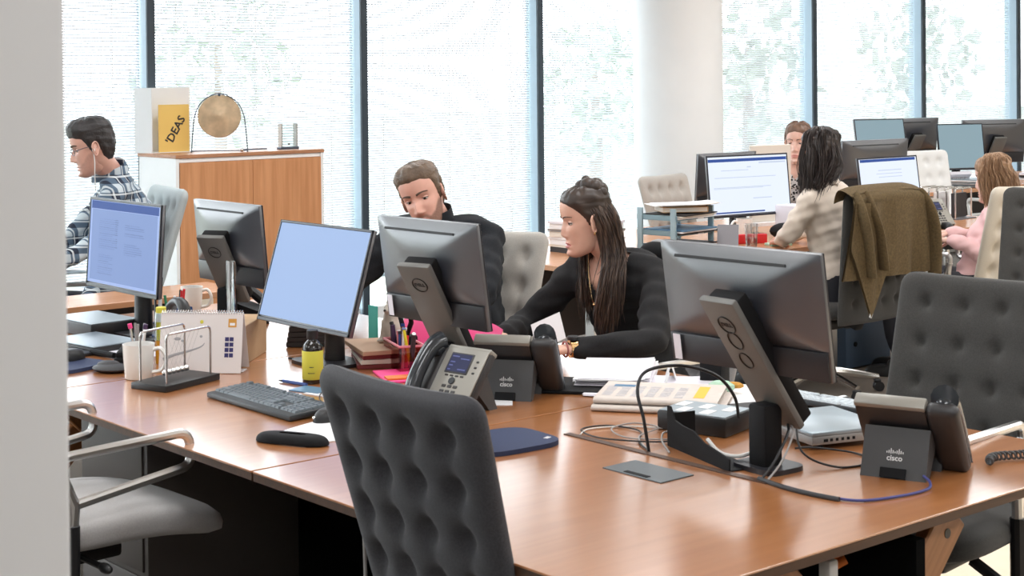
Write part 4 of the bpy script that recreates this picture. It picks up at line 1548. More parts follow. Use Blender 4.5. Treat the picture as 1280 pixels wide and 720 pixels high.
def pages(name, label, x, y, deg, w, d, n, m='paper', z=DZ, curl=.0, th=.0016, spread=.01, seed=1):
    rr = random.Random(seed)
    t = thing(name, label, 'papers', (x, y, z), math.radians(deg))
    for i in range(n):
        ox, oy, rz = rr.uniform(-1, 1) * spread, rr.uniform(-1, 1) * spread, rr.uniform(-1, 1) * spread * 3
        cu = curl * rr.uniform(.5, 1)
        zi = .0006 + i * th * 1.25

        def fn(u, v, zi=zi, cu=cu, rz=rz, ox=ox, oy=oy):
            a, b = (u - .5) * w, (v - .5) * d
            c, s = math.cos(rz), math.sin(rz)
            return (a * c - b * s + ox, a * s + b * c + oy, zi + cu * max(0, (u - .55) / .45) ** 2 + cu * .6 * max(0, (.3 - v) / .3) ** 2)
        g_ = MB().grid(fn, 9, 9)
        top = len(g_.v)
        g_.grid(lambda u, v: tuple(Vector(fn(u, v)) + Vector((0, 0, th))), 9, 9)
        fr_ = []
        for k in range(8):
            fr_.append((k, k + 1, top + k + 1, top + k))
            fr_.append((72 + k, top + 72 + k, top + 72 + k + 1, 72 + k + 1))
            fr_.append((k * 9, top + k * 9, top + k * 9 + 9, k * 9 + 9))
            fr_.append((k * 9 + 8, k * 9 + 17, top + k * 9 + 17, top + k * 9 + 8))
        g_.f += fr_
        g_.m += [0] * len(fr_)
        g_.build('sheet', m if isinstance(m, str) else m[i % len(m)], t, 60)
    return t


pages('paper_stack', 'thick ruffled stack of white papers beside the woman in black', 3.33, 3.46, 40, .30, .21, 14, ['paper', 'paper_lilac'], curl=.012, th=.0019, spread=.012, seed=4)
pages('paper_sheets', 'loose lilac-white printed sheets right of the paper stack', 3.30, 3.27, 35, .24, .36, 3, 'paper_lilac', curl=.018, z=DZ + .001, spread=.01, seed=6)
t = thing('loose_form', 'printed form lying on the lilac-white sheets', 'paper', (3.32, 3.30, DZ + .010), math.radians(35))
MB().box((.16, .12, .001), (0, 0, 0)).build('sheet', 'paper', t, smooth=0)
MB().box((.14, .10, .0006), (0, 0, .0007)).build('print_block', 'print_pale', t, smooth=0)
t = thing('desk_mat', 'dark mat edge under the paper stack', 'mat', (3.19, 3.44, DZ), math.radians(40))
MB().box((.22, .26, .010), (0, 0, .005), bev=.004).build('pad', 'matte_black', t)

# newspaper, folded
t = thing('newspaper', 'folded newspaper with a yellow column on the right-hand desk', 'newspaper', (3.185, 3.12, DZ), math.radians(36))


def fold(z0, z1, w, d, ox, oy, bulge):
    m_ = MB()
    P = []
    for k in range(15):
        a = PI * k / 14
        P.append((-d / 2 - bulge * math.sin(a) * .5, z0 + (z1 - z0) * (1 - math.cos(a)) / 2))
    prof_ = [(d / 2, z0)] + P + [(d / 2, z1)]
    inn = [(d / 2, z1 - .0025)] + [(p[0] + .002, z1 - .0025 - (z1 - .0025 - z0 - .0025) * (1 - math.cos(PI * k / 14)) / 2) for k, p in enumerate(P)] + [(d / 2, z0 + .0025)]
    pts = prof_ + inn
    n_ = len(pts)
    v_ = [(x_ + ox, -w / 2 + oy, z_) for x_, z_ in pts] + [(x_ + ox, w / 2 + oy, z_) for x_, z_ in pts]
    f_ = []
    for i_ in range(n_):
        j_ = (i_ + 1) % n_
        f_.append((i_, j_, j_ + n_, i_ + n_))
    nh = len(prof_)
    for i_ in range(nh - 1):
        j_ = n_ - 1 - i_
        f_.append((i_, i_ + 1, j_ - 1, j_))
        f_.append((i_ + n_, j_ + n_, j_ - 1 + n_, i_ + 1 + n_))
    m_.add(v_, f_)
    return m_


fold(.001, .016, .36, .25, 0, 0, .02).build('lower_fold', 'newsprint', t, 40)
fold(.017, .034, .34, .23, .016, .008, .03).build('upper_fold', 'newsprint', t, 40)
pr = MB()
for c in range(6):
    for r_ in range(24):
        if (c + r_ * 7) % 11 == 0:
            continue
        pr.box((.0028, .030 - .008 * rng.random(), .0004), (-.075 + r_ * .0062, .15 - c * .040, .0343))
stuff(pr.build('print_columns', 'print_pale', t, smooth=0))
MB().box((.16, .030, .0005), (.012, -.105, .0344)).build('yellow_column', 'print_yellow', t, smooth=0)
MB().box((.03, .06, .0005), (.07, .12, .0345)).build('headline_block', 'tray_blue', t, smooth=0)

tag(MB().box((.30, .21, .0016), (0, 0, .0008)).build('paper_sheet', 'paper', loc=(3.43, 3.06, DZ + .0004), rot=(0, 0, math.radians(20))), 'blank white sheet right of the newspaper, behind the large monitor stand', 'paper')
tag(MB().box((.20, .13, .006), (0, 0, .003), bev=.002, seg=1).build('notebook', 'book_dark', loc=(3.27, 2.925, DZ), rot=(0, 0, math.radians(-20))), 'black notebook poking out between newspaper and laptop', 'notebook')
t = thing('tent_card', 'small folded white card standing behind the papers', 'card', (3.42, 3.32, DZ), math.radians(-45))
MB().box((.002, .09, .05), (-.012, .0, .025), rot=(0, .3, 0)).box((.002, .09, .05), (.012, 0, .025), rot=(0, -.3, 0)).build('card', 'paper', t, smooth=0)
MB().box((.002, .03, .045), (-.014, -.065, .023), rot=(0, .3, .2)).build('side_flap', 'paper', t, smooth=0)
t = thing('paper_clip', 'white curved clip lying behind the paper stack', 'clip', (3.47, 3.50, DZ + .012))
MB().tube(spline([(0, .10, 0), (.02, .05, .012), (.02, -.02, .014), (-.02, -.06, .004)], 6), .006, 8).build('clip', 'paper', t)
t = thing('sweet_wrapper', 'mint green crumpled wrapper by the large monitor stand', 'wrapper', (3.40, 3.10, DZ + .02), .5)
MB().ball((.03, .04, .018), (0, 0, .004), 8, 5).build('wrap', 'mint', t, smooth=0)
MB().ball((.012, .03, .010), (.03, -.03, .004), 7, 5).build('wrap_end', 'orange_print', t, smooth=0)
tag(MB().box((.06, .07, .10), (0, 0, .05), bev=.004).build('black_box', 'matte_black', loc=(3.48, 3.20, DZ), rot=(0, 0, .3)), 'small black speaker box behind the large monitor, left of its stand', 'speaker')

# dock and laptop
t = thing('docking_station', 'black docking station with pale buttons under the large monitor', 'docking station', (3.045, 2.835, DZ), math.radians(14))
MB().box((.15, .20, .050), (0, 0, .025), bev=.006).build('body', 'black_plastic', t)
MB().box((.14, .19, .002), (0, 0, .0505)).build('lid', 'laptop_lid', t, smooth=0)
for i in range(5):
    MB().box((.05, .028, .002), (.025 - (i % 2) * .06, .075 - i * .034, .052), bev=.0008, seg=1).build('button', 'paper', t)
t = thing('laptop', 'closed grey-blue laptop on the right-hand desk in front of the keyboard', 'laptop', (3.195, 2.572, DZ + .012), math.radians(72))
MB().box((.255, .228, .022), (0, 0, .012), bev=.004).build('body', 'laptop_body', t)
MB().box((.255, .228, .010), (0, 0, .028), bev=.003).build('lid', 'laptop_lid', t)
for i in range(6):
    MB().box((.002, .007 if i else .012, .007), (-.1280, .075 - i * .016, .012)).build('port', 'matte_black', t, smooth=0)
for a in (-1, 1):
    for b in (-1, 1):
        MB().cyl(.012, .012, (a * .10, b * .08, -.005), n=10).build('rubber_foot', 'matte_black', t)

# black cable bracket
t = thing('cable_bracket', 'black folded-metal cable bracket on the desk left of the large monitor', 'bracket', (2.795, 2.625, DZ), math.radians(-17))
MB().prism([(-.145, 0), (-.145, .030), (-.10, .036), (-.03, .044), (.02, .062), (.07, .064), (.11, .070), (.132, .100), (.148, .100), (.148, 0)], -.002, .002,
           Matrix.Rotation(PI / 2, 4, 'Z')).build('side_plate', 'matte_black', t, smooth=0)
MB().box((.07, .29, .003), (.035, 0, .002)).build('floor_plate', 'matte_black', t, smooth=0)
MB().box((.075, .003, .08), (.038, .147, .04)).build('end_plate', 'matte_black', t, smooth=0)


def cable(pts, r, m, label, n=8, name='cable'):
    return tag(MB().tube(spline(pts, n), r, 8).build(name, m, smooth=60), label, 'cable', 'desk cables')


cable([(2.757, 2.752, DZ - .002), (2.752, 2.765, DZ + .08), (2.757, 2.79, DZ + .145), (2.80, 2.80, DZ + .185), (2.87, 2.75, DZ + .196), (2.94, 2.70, DZ + .17), (2.985, 2.68, DZ + .115), (2.995, 2.675, DZ + .06)], .0042, 'cable_black', 'thick black cable arching out of the desk slot')
zz = DZ + .004
cable([(2.757, 2.755, zz), (2.80, 2.83, zz), (2.89, 2.92, zz), (2.87, 3.02, zz), (2.79, 3.03, zz), (2.76, 2.93, zz), (2.80, 2.80, zz + .006), (2.87, 2.78, zz)], .0022, 'cable_black', 'thin black cable looping loosely left of the bracket')
cable([(2.76, 2.76, zz), (2.83, 2.86, zz + .004), (2.94, 2.90, zz + .004), (2.93, 2.98, zz + .004), (2.84, 2.97, zz + .004), (2.80, 2.87, zz + .004), (2.86, 2.79, zz + .004)], .0020, 'cable_grey', 'grey cable coiled on the wood beside the desk slot')
cable([(2.75, 2.99, zz), (2.81, 3.02, zz), (2.90, 2.98, zz), (2.96, 2.88, zz), (2.93, 2.80, zz)], .0018, 'cable_white', 'white thin cable running behind the desk slot')
cable([(2.775, 2.70, zz), (2.79, 2.74, zz + .02), (2.83, 2.77, zz + .03), (2.87, 2.76, zz + .02), (2.90, 2.74, zz + .01)], .0024, 'cable_grey', 'short grey cable entering the black bracket')
cable([(2.80, 2.60, DZ + .05), (2.80, 2.56, DZ + .025), (2.82, 2.52, DZ + .02), (2.86, 2.50, DZ + .03)], .0050, 'cable_white', 'white plug cable behind the black bracket')
cable([(2.885, 2.425, DZ + .10), (2.86, 2.405, DZ + .085), (2.80, 2.392, DZ + .035), (2.745, 2.39, DZ - .002)], .0034, 'cable_black', 'black monitor cable dropping into the desk slot')
cable([(2.89, 2.42, DZ + .10), (2.87, 2.397, DZ + .085), (2.81, 2.380, DZ + .035), (2.75, 2.376, DZ - .002)], .0026, 'cable_grey', 'grey monitor cable beside the black one at the desk slot')
cable([(2.98, 2.48, DZ + .10), (2.93, 2.42, DZ + .03), (2.96, 2.34, zz), (3.06, 2.32, zz), (3.10, 2.40, zz), (3.04, 2.47, zz + .01), (3.00, 2.50, zz + .01)], .0026, 'cable_black', 'black cable looping on the wood in front of the laptop')
cable([(2.75, 2.385, DZ + .002), (2.735, 2.28, zz), (2.735, 2.20, zz), (2.765, 2.125, zz), (2.86, 2.09, zz), (2.945, 2.085, zz), (2.985, 2.105, zz + .004), (3.004, 2.135, zz + .01)], .0032, 'blue_cable', 'blue network cable running from the desk slot to the rightmost phone')
cable([(2.745, 2.392, DZ + .004), (2.728, 2.30, zz), (2.728, 2.22, zz), (2.737, 2.16, zz)], .0060, 'book_dark', 'black sleeve on the start of the blue network cable')
cable([(1.99, 2.86, .68), (1.985, 2.85, .52), (1.975, 2.87, .40), (1.965, 2.90, .26), (1.96, 2.93, .10)], .0042, 'cable_grey', 'grey cable hanging under the desk left of the foreground chair')
cable([(2.04, 2.84, .66), (2.06, 2.83, .45), (2.02, 2.84, .33), (2.0, 2.88, .2)], .0030, 'cable_black', 'black cable hanging under the desk behind the grey one')
cable([(2.05, 3.62, .05), (2.10, 3.55, .20), (2.22, 3.50, .24), (2.36, 3.46, .16), (2.42, 3.40, .02)], .0040, 'cable_grey', 'grey cable loop under the desk right of the grey armchair seat')
for i, c in enumerate(('cable_black', 'cable_grey', 'cable_black', 'blue_cable')):
    y_ = 5.15 + i * .05
    cable([(2.70, y_ - .1, zz), (2.62 + .03 * i, y_ + .02, zz), (2.66, y_ + .16, zz + .004), (2.78, y_ + .20, zz), (2.90, y_ + .05, zz)], .0026, c,
          ['black cable nearest the leftmost monitor base', 'grey cable curling behind the leftmost monitor', 'second black cable behind the leftmost monitor', 'blue cable behind the leftmost monitor'][i])
cable([(2.34, 5.00, zz), (2.29, 4.90, zz), (2.33, 4.80, zz), (2.42, 4.80, zz)], .0022, 'cable_grey', 'grey mouse cable left of the white mug')
cable([(2.46, 3.66, zz), (2.50, 3.80, zz), (2.575, 3.90, zz), (2.66, 3.93, zz)], .0016, 'cable_black', 'thin black cable from the left keyboard toward the bottle')
cable([(2.80, 4.44, zz), (2.86, 4.32, zz), (2.84, 4.18, zz), (2.78, 4.20, zz + .01)], .0030, 'cable_black', 'black cable at the foot of the blank screen')
# cable tangle with orange plug under the right end
cable([(2.53, 2.10, .705), (2.565, 2.06, .665), (2.60, 2.08, .640), (2.63, 2.06, .655)], .010, 'orange', 'orange cable bundle under the right desk end')
cable([(2.60, 2.12, .700), (2.62, 2.08, .660), (2.645, 2.10, .640)], .010, 'orange', 'second orange cable under the right desk end')
tag(MB().box((.03, .03, .04), (0, 0, 0), bev=.006).build('plug', 'cable_white', loc=(2.555, 2.045, .655)), 'white plug hanging with the orange cables under the desk', 'plug')

# ------------------------------------------------------------------ cabinet and what stands on it
CX0, CX1, CY, CH = 4.287, 5.257, 7.93, 1.225
t = thing('storage_cabinet', 'white storage cabinet with two cherry doors and a brown top by the windows', 'cabinet', ((CX0 + CX1) / 2, CY, 0))
cw = CX1 - CX0
m = MB()
for sx in (-1, 1):
    m.box((.020, .44, CH - .02), (sx * (cw / 2 - .010), .22, (CH - .02) / 2))
m.box((cw - .042, .43, .022), (0, .222, CH - .032)).box((cw - .042, .43, .05), (0, .222, .025)).box((cw, .01, CH - .03), (0, .436, CH / 2))
m.build('carcass', 'white_paint', t, smooth=0)
MB().box((cw + .006, .45, .020), (0, .22, CH - .010), bev=.002, seg=1).build('top', 'cabinet_top', t, smooth=0)
for s_ in (-1, 1):
    dr = MB().box((cw / 2 - .023, .020, CH - .10), (0, 0, 0), bev=.0015, seg=1).build('door', 'cabinet_wood', t, smooth=0, loc=(s_ * (cw / 4 - .0105), .004, CH / 2 + .005))
kb = MB().cyl(.011, .012, (0, 0, 0), rot=(PI / 2, 0, 0), n=14).build('lock', 'chrome', t, loc=(.030, -.012, .71))
MB().box((.016, .003, .035), (.004, -.012, -.018)).ball((.010, .004, .012), (.008, -.014, -.040), 10, 6).build('keys', 'book_dark', kb)

# illuminated-looking white display box with a yellow card
t = thing('display_frame', 'white folded display board with a yellow lettered card on the cabinet', 'display board', (4.45, 8.28, CH))
MB().box((.33, .006, .37), (.0, .085, .185)).box((.006, .13, .37), (-.165, .02, .185), rot=(0, 0, .35)).box((.30, .12, .004), (0, .02, .002)).build('board', 'white_board', t, smooth=0)
yc = MB().box((.195, .004, .272), (.0, -.03, .138), bev=.001, seg=1).build('yellow_card', 'card_yellow', t, smooth=0)
Mt_ = frame_matrix((.010, -.0335, .128), (.52, 0, .85), (-.85, 0, .52))
text_mesh('lettering', "'DEAS", .068, 'book_dark', yc, Mt_, .0006, bold=True)

t = thing('gong', 'round bronze gong hanging in a thin dark wire arch on the cabinet', 'gong', (4.66, CY + .17, CH), math.radians(-32))
arch = [(-.158, 0, .006), (-.150, 0, .12), (-.135, 0, .22), (-.09, 0, .295), (0, 0, .335), (.09, 0, .295), (.135, 0, .22), (.150, 0, .12), (.158, 0, .006)]
MB().tube(spline(arch, 5), .0032, 8).tube([(-.158, 0, .006), (.158, 0, .006)], .003, 8).tube([(-.158, -.05, .004), (-.158, .05, .004)], .004, 8).tube([(.158, -.05, .004), (.158, .05, .004)], .004, 8).build('wire_arch', 'wire_dark', t)
MB().lathe([(.005, -.004), (.115, -.006), (.121, -.012), (.123, -.004), (.118, .004), (.03, .006), (.02, .010), (.002, .011)], (0, 0, .205), 48, rot=(PI / 2, 0, 0)).build('disc', 'gong', t, 40)
MB().tube([(-.02, 0, .325), (-.018, -.004, .312)], .0015, 5).tube([(.02, 0, .325), (.018, -.004, .312)], .0015, 5).ball(.008, (0, -.004, .326)).build('hanger', 'wire_dark', t)
t = thing('gong_mallet', 'small chrome-headed mallet lying on the cabinet beside the gong', 'mallet', (4.80, CY + .10, CH + .010))
MB().tube([(-.03, 0, 0), (.13, 0, 0)], .0045, 8).build('stick', 'wire_dark', t)
MB().ball((.014, .012, .011), (-.035, 0, .001)).build('head', 'aluminium', t)
t = thing('acrylic_award', 'clear acrylic award block on a thin dark base on the cabinet', 'award', (5.10, CY + .14, CH))
MB().box((.125, .05, .014), (0, 0, .007), bev=.002, seg=1).build('base', 'wire_dark', t)
MB().box((.112, .035, .135), (0, 0, .083), bev=.002, seg=1).build('block', 'clear_plastic', t)
for s_ in (-1, 1):
    MB().box((.003, .036, .137), (s_ * .0555, 0, .083)).box((.001, .036, .137), (s_ * .048, 0, .083)).build('side_edge', 'cable_white', t, smooth=0)
MB().ball((.008, .004, .006), (.0, -.012, .03), 8, 6).build('emblem', 'book_dark', t)

# ------------------------------------------------------------------ background desk things
def letter_tray(x, y, deg):
    t = thing('letter_trays', 'teal stacked letter trays full of papers on the background desk', 'letter trays', (x, y, DZ), math.radians(deg))
    for i in range(3):
        zz_ = .012 + i * .078
        tr = MB().box((.25, .33, .004), (0, 0, zz_)).box((.25, .004, .024), (0, .163, zz_ + .012)).box((.25, .004, .024), (0, -.163, zz_ + .012)).box((.004, .33, .024), (-.125, 0, zz_ + .012))
        tray = tr.build('tray', 'tray_teal', t, smooth=0)
        lb = MB().box((.003, .05, .020), (.130, .04, zz_ + .008)).build('label_tab', 'paper', tray, smooth=0)
        for k in range(3):
            MB().box((.25, .295 + .01 * (k % 2), .006), (.010 * k + .012, .004 * k, zz_ + .008 + k * .009), rot=(0, 0, .05 * (k - 1))).build('papers', [['tray_blue', 'paper', 'book_dark'], ['book_dark', 'paper', 'tray_blue'], ['paper', 'paper_cream', 'book_dark']][i][k], tray, smooth=0)
    for sx in (-.105, .105):
        for sy in (-.166, .166):
            MB().box((.030, .012, .225), (sx, sy, .115)).build('post', 'tray_teal2', t, smooth=0)
    return t


letter_tray(6.02, 5.80, -82)
t = thing('book', 'thick tan book lying on top of the teal letter trays', 'book', (6.02, 5.76, DZ + .216), math.radians(-30))
MB().box((.24, .17, .030), (0, 0, .002), bev=.002, seg=1).build('cover', 'book_tan', t)
MB().box((.236, .166, .022), (-.004, -.004, .002)).build('page_block', 'pages', t)
pages('paper_stack', 'loose cream papers lying on the tan book on the letter trays', 6.03, 5.75, -30, .32, .23, 4, ['paper_cream', 'paper'], z=DZ + .2345, curl=.012, spread=.02, seed=9)
for i in range(4):
    o = MB().box((.24, .32, .012), (0, 0, 0)).build('folder', ['paper_cream', 'paper', 'cable_grey', 'paper_lilac'][i], loc=(5.62, 6.05, DZ + .02 + i * .045), rot=(0, 0, .1 * i), smooth=0)
    MB().box((.23, .31, .026), (0, 0, -.021)).build('page_block', ['book_dark', 'paper', 'paper_cream', 'paper'][i], o, smooth=0)
    o.location.z = DZ + .034 + i * .041
    tag(o, ['bottom', 'second', 'third', 'top'][i] + ' folder of the pile left of the teal letter trays', 'folder', 'folders left of the trays')
tag(MB().box((.20, .035, .05), (0, 0, .025), bev=.004).build('red_box', 'red', loc=(6.52, 5.74, DZ), rot=(0, 0, math.radians(-25))), 'red box with small white lettering under the left lit monitor', 'box')
t = thing('drinking_glass', 'clear drinking glass in front of the red box', 'glass', (6.38, 5.60, DZ))
MB().lathe([(.030, .0), (.036, .125), (.034, .125), (.028, .006)], n=28).build('tumbler', 'drink_glass', t, 60)
MB().lathe([(.028, .006), (.031, .05), (.001, .051)], n=24).build('water', 'drink_glass', t, 60)
tag(MB().box((.12, .09, .012), (0, 0, .006), bev=.003).build('notepad', 'mint', loc=(6.56, 5.57, DZ), rot=(0, 0, -.4)), 'pale green notepad beside the glass in the background', 'note pad')
t = thing('document_stand', 'grey mesh slanted document stand right of the letter trays', 'document stand', (6.22, 5.62, DZ), math.radians(-50))
MB().box((.11, .006, .17), (0, .0, .065), rot=(math.radians(-48), 0, 0)).build('panel', 'mesh_grey', t, smooth=0)
MB().box((.11, .10, .006), (0, .03, .003)).build('foot', 'mesh_grey', t, smooth=0)
t = thing('notice_panel', 'beige upright panel with paper strips right of the left lit monitor', 'panel', (7.42, 6.36, DZ), math.radians(-12))
MB().box((.30, .02, .46), (0, 0, .25), bev=.003, seg=1).build('board', 'paper_cream', t)
for i in range(5):
    MB().box((.22, .004, .03), (0, -.012, .40 - i * .075)).build('paper_strip', ['paper', 'pages', 'paper', 'book_tan2', 'paper'][i], t, smooth=0)
MB().box((.30, .12, .02), (0, 0, .01)).build('foot', 'paper', t, smooth=0)
t = thing('monitor_arm', 'black slanted monitor arm right of the left lit monitor', 'monitor arm', (7.18, 6.02, DZ))
MB().tube([(-.12, -.08, .16), (.06, .0, .05), (.06, .0, 0)], [.02, .022, .03], 8).build('arm', 'black_plastic', t)
t = thing('computer_case', 'small white computer box with cables behind the red box', 'computer', (7.05, 5.86, DZ), .1)
MB().box((.14, .18, .17), (0, 0, .085), bev=.005).build('case', 'paper_lilac', t)
for k in range(3):
    MB().tube(spline([(.04 - .04 * k, -.10, .01), (.05 - .04 * k, -.14, .06 + .02 * k), (.0 - .03 * k, -.13, .09), (-.03 - .03 * k, -.12, .02)], 6), .004, 6).build('cable', 'cable_black', t)
t = thing('shoulder_bag', 'black leather bag lying behind the red box', 'bag', (6.86, 5.78, DZ), -.3)
MB().ball((.09, .06, .045), (0, 0, .042), 14, 8).build('bag', 'matte_black', t)
phone(7.92, 5.56, 262, 'desk phone beside the girl in the pink jacket', s=.92)
t = thing('wire_file_stand', 'chrome wire file stand in front of the white tufted chair', 'file stand', (8.52, 5.88, DZ), .1)
for i in range(5):
    MB().tube(rounded([(-.10, -.12 + .06 * i, 0.004), (-.10, -.12 + .06 * i, .19), (.10, -.12 + .06 * i, .19), (.10, -.12 + .06 * i, .004)], .02, 4), .005, 6).build('wire_loop', 'chrome', t)
MB().box((.22, .30, .006), (0, 0, .003)).build('base', 'mesh_grey', t, smooth=0)
for i in range(2):
    MB().box((.16, .018, .15), (0, -.09 + .12 * i, .085)).build('file', ['book_dark', 'paper'][i], t, smooth=0)
t = thing('computer_mouse', 'black mouse on the background desk by the girl in the pink jacket', 'mouse', (7.92, 5.46, DZ), .9)
MB().grid(lambda u, v: (.06 * math.cos(2 * PI * u) * math.cos(v * PI / 2) ** .5, .034 * math.sin(2 * PI * u) * math.cos(v * PI / 2) ** .5, .04 * math.sin(v * PI / 2)), 24, 10, True).build('shell', 'black_plastic', t, 60)
tag(MB().box((.28, .20, .012), (0, 0, .006), bev=.003).build('tablet', 'book_dark', loc=(7.72, 5.60, DZ), rot=(0, 0, .1)), 'dark folder on the background desk left of the grey phone', 'folder')
tag(MB().box((.12, .10, .010), (0, 0, .005)).build('notebook', 'red_dark2', loc=(7.40, 5.52, DZ), rot=(0, 0, .1)), 'brownish red notebook by the brown jacket edge', 'notebook')
pages('paper_stack', 'pale laptop and papers on the far desk behind the girl in pink', 11.0, 7.28, 15, .30, .36, 8, ['paper', 'laptop_lid', 'paper'], th=.006, spread=.03, seed=12)
t = thing('desk_phone', 'pale keypad telephone on the far desk above the girl in pink', 'telephone', (10.95, 7.45, DZ), math.radians(-110))
MB().box((.14, .20, .03), (0, 0, .06), rot=(0, -.7, 0), bev=.004).build('body', 'paper_lilac', t)
for r_ in range(4):
    for c in range(4):
        MB().box((.02, .026, .012), (.06 - r_ * .026, -.06 + c * .040, .035 + r_ * .022), rot=(0, -.7, 0)).build('dial_key', 'print_grey', t, smooth=0)
tag(MB().box((.08, .10, .16), (0, 0, .08), bev=.008).build('pen_pot', 'book_dark', loc=(10.62, 7.38, DZ)), 'dark pot on the far desk right of the white tufted chair', 'pot')
for k in range(3):
    o = MB().box((.22, .28, .02), (0, 0, 0), bev=.002, seg=1).build('folder', ['paper', 'book_dark', 'paper_lilac'][k], loc=(11.95, 7.32, DZ + .011 + k * .021), rot=(0, 0, .1 * k))
    tag(o, ['lowest white', 'middle black', 'top pale'][k] + ' folder at the far right end of the far desk', 'folder', 'folders on the far desk')
t = thing('drawer_pedestal', 'blue steel pedestal with dark holes behind the brown jacket chair', 'pedestal', (7.30, 5.80, 0), 0)
MB().box((.40, .50, .58), (0, 0, .30), bev=.006).build('body', 'pedestal_blue', t)
for k in range(3):
    MB().cyl(.014, .006, (-.12, -.252, .14 + k * .15), rot=(PI / 2, 0, 0), n=12).build('hole', 'matte_black', t)


# ------------------------------------------------------------------ people
HZ = [-.124, -.119, -.110, -.094, -.070, -.040, -.010, .015, .045, .080, .104, .120, .1275]
HF = [.052, .066, .077, .081, .079, .079, .080, .077, .084, .079, .062, .034, -.006]
HB = [.040, .018, -.012, -.048, -.066, -.081, -.093, -.099, -.102, -.099, -.083, -.055, -.012]
HW = [.003, .020, .034, .046, .054, .061, .067, .070, .072, .071, .060, .038, .002]


def _cub(z, T):
    i = 0
    while i < len(HZ) - 2 and z > HZ[i + 1]:
        i += 1
    t = (z - HZ[i]) / (HZ[i + 1] - HZ[i])
    p0, p1, p2, p3 = T[max(i - 1, 0)], T[i], T[i + 1], T[min(i + 2, len(T) - 1)]
    h = HZ[i + 1] - HZ[i]
    m1 = (p2 - p0) / (HZ[i + 1] - HZ[max(i - 1, 0)]) * h
    m2 = (p3 - p1) / (HZ[min(i + 2, len(T) - 1)] - HZ[i]) * h
    return (2 * t ** 3 - 3 * t * t + 1) * p1 + (t ** 3 - 2 * t * t + t) * m1 + (-2 * t ** 3 + 3 * t * t) * p2 + (t ** 3 - t * t) * m2


def gs(v, s):
    return math.exp(-(v / s) ** 2)


def face_disp(y, z, fem=1.0):
    ay = abs(y)
    nz_ = np.interp(z, [-.052, -.046, -.040, -.031, -.016, 0, .018, .030], [0, .005, .017, .0255, .0195, .0115, .004, 0])
    sy = np.interp(z, [-.04, -.03, 0, .02], [.0125, .0105, .0085, .010])
    d = float(nz_) * gs(y, float(sy)) * (1 if fem < 1 else .66)
    d += (.0050 if fem >= 1 else .0075) * gs(ay - .0135, .0065) * gs(z + .037, .0065)
    d -= (.0080 if fem >= 1 else .0105) * gs(ay - .031, .0145) * gs(z - .008, .0115)
    d -= .004 * gs(ay - .020, .006) * gs(z - .004, .012)
    d += (.0012 if fem >= 1 else .0040) * gs(ay - .026, .020) * gs(z - .030, .0075)
    d += .0045 * gs(ay - .044, .018) * gs(z + .026, .019)
    d += .0052 * gs(y, .019) * gs(z + .0655, .0048)
    d += .0068 * gs(y, .017) * gs(z + .0775, .0052)
    d -= .0048 * gs(y, .022) * gs(z + .0712, .0024)
    d -= .0045 * gs(y, .022) * gs(z + .0905, .0060)
    d += (.0062 if fem >= 1 else .0085) * gs(y, .018) * gs(z + .106, .012)
    return d


def head_pt(z, a, fem=1.0, off=0.0, disp=True):
    f, b, w = _cub(z, HF), _cub(z, HB), max(.001, _cub(z, HW))
    if fem >= 1:
        w *= .885 + .08 * min(1, max(0, (z + .09) / .09))
    cx, rx = (f + b) / 2, (f - b) / 2
    ca, sa = math.cos(a), math.sin(a)
    x = cx + (rx + off) * math.copysign(abs(ca) ** .88, ca)
    y = (w + off) * math.copysign(abs(sa) ** .88, sa)
    if disp and ca > 0:
        x += face_disp(y, z, fem) * min(1, ca * 2.5)
    return x, y


def surf_x(y, z, fem=1.0):
    w = _cub(z, HW) * ((.885 + .08 * min(1, max(0, (z + .09) / .09))) if fem >= 1 else 1)
    s = min(.98, (abs(y) / w)) ** (1 / .88)
    c = math.sqrt(max(0, 1 - s * s))
    f, b = _cub(z, HF), _cub(z, HB)
    return (f + b) / 2 + (f - b) / 2 * c ** .88 + face_disp(y, z, fem) * min(1, c * 2.5)


NZ_, NA_ = 84, 76


def head_grid(fem=1.0, off=None, disp=True):
    zs = [-.124 + (.1275 + .124) * (.5 - .5 * math.cos(PI * (.04 + .96 * i / (NZ_ - 1)))) for i in range(NZ_)]
    zs = [-.1238 + (.2513) * (.35 * (.5 - .5 * math.cos(PI * i / (NZ_ - 1))) + .65 * i / (NZ_ - 1)) for i in range(NZ_)]
    V = []
    for z in zs:
        for k in range(NA_):
            a = 2 * PI * k / NA_
            V.append((z, a))
    return V


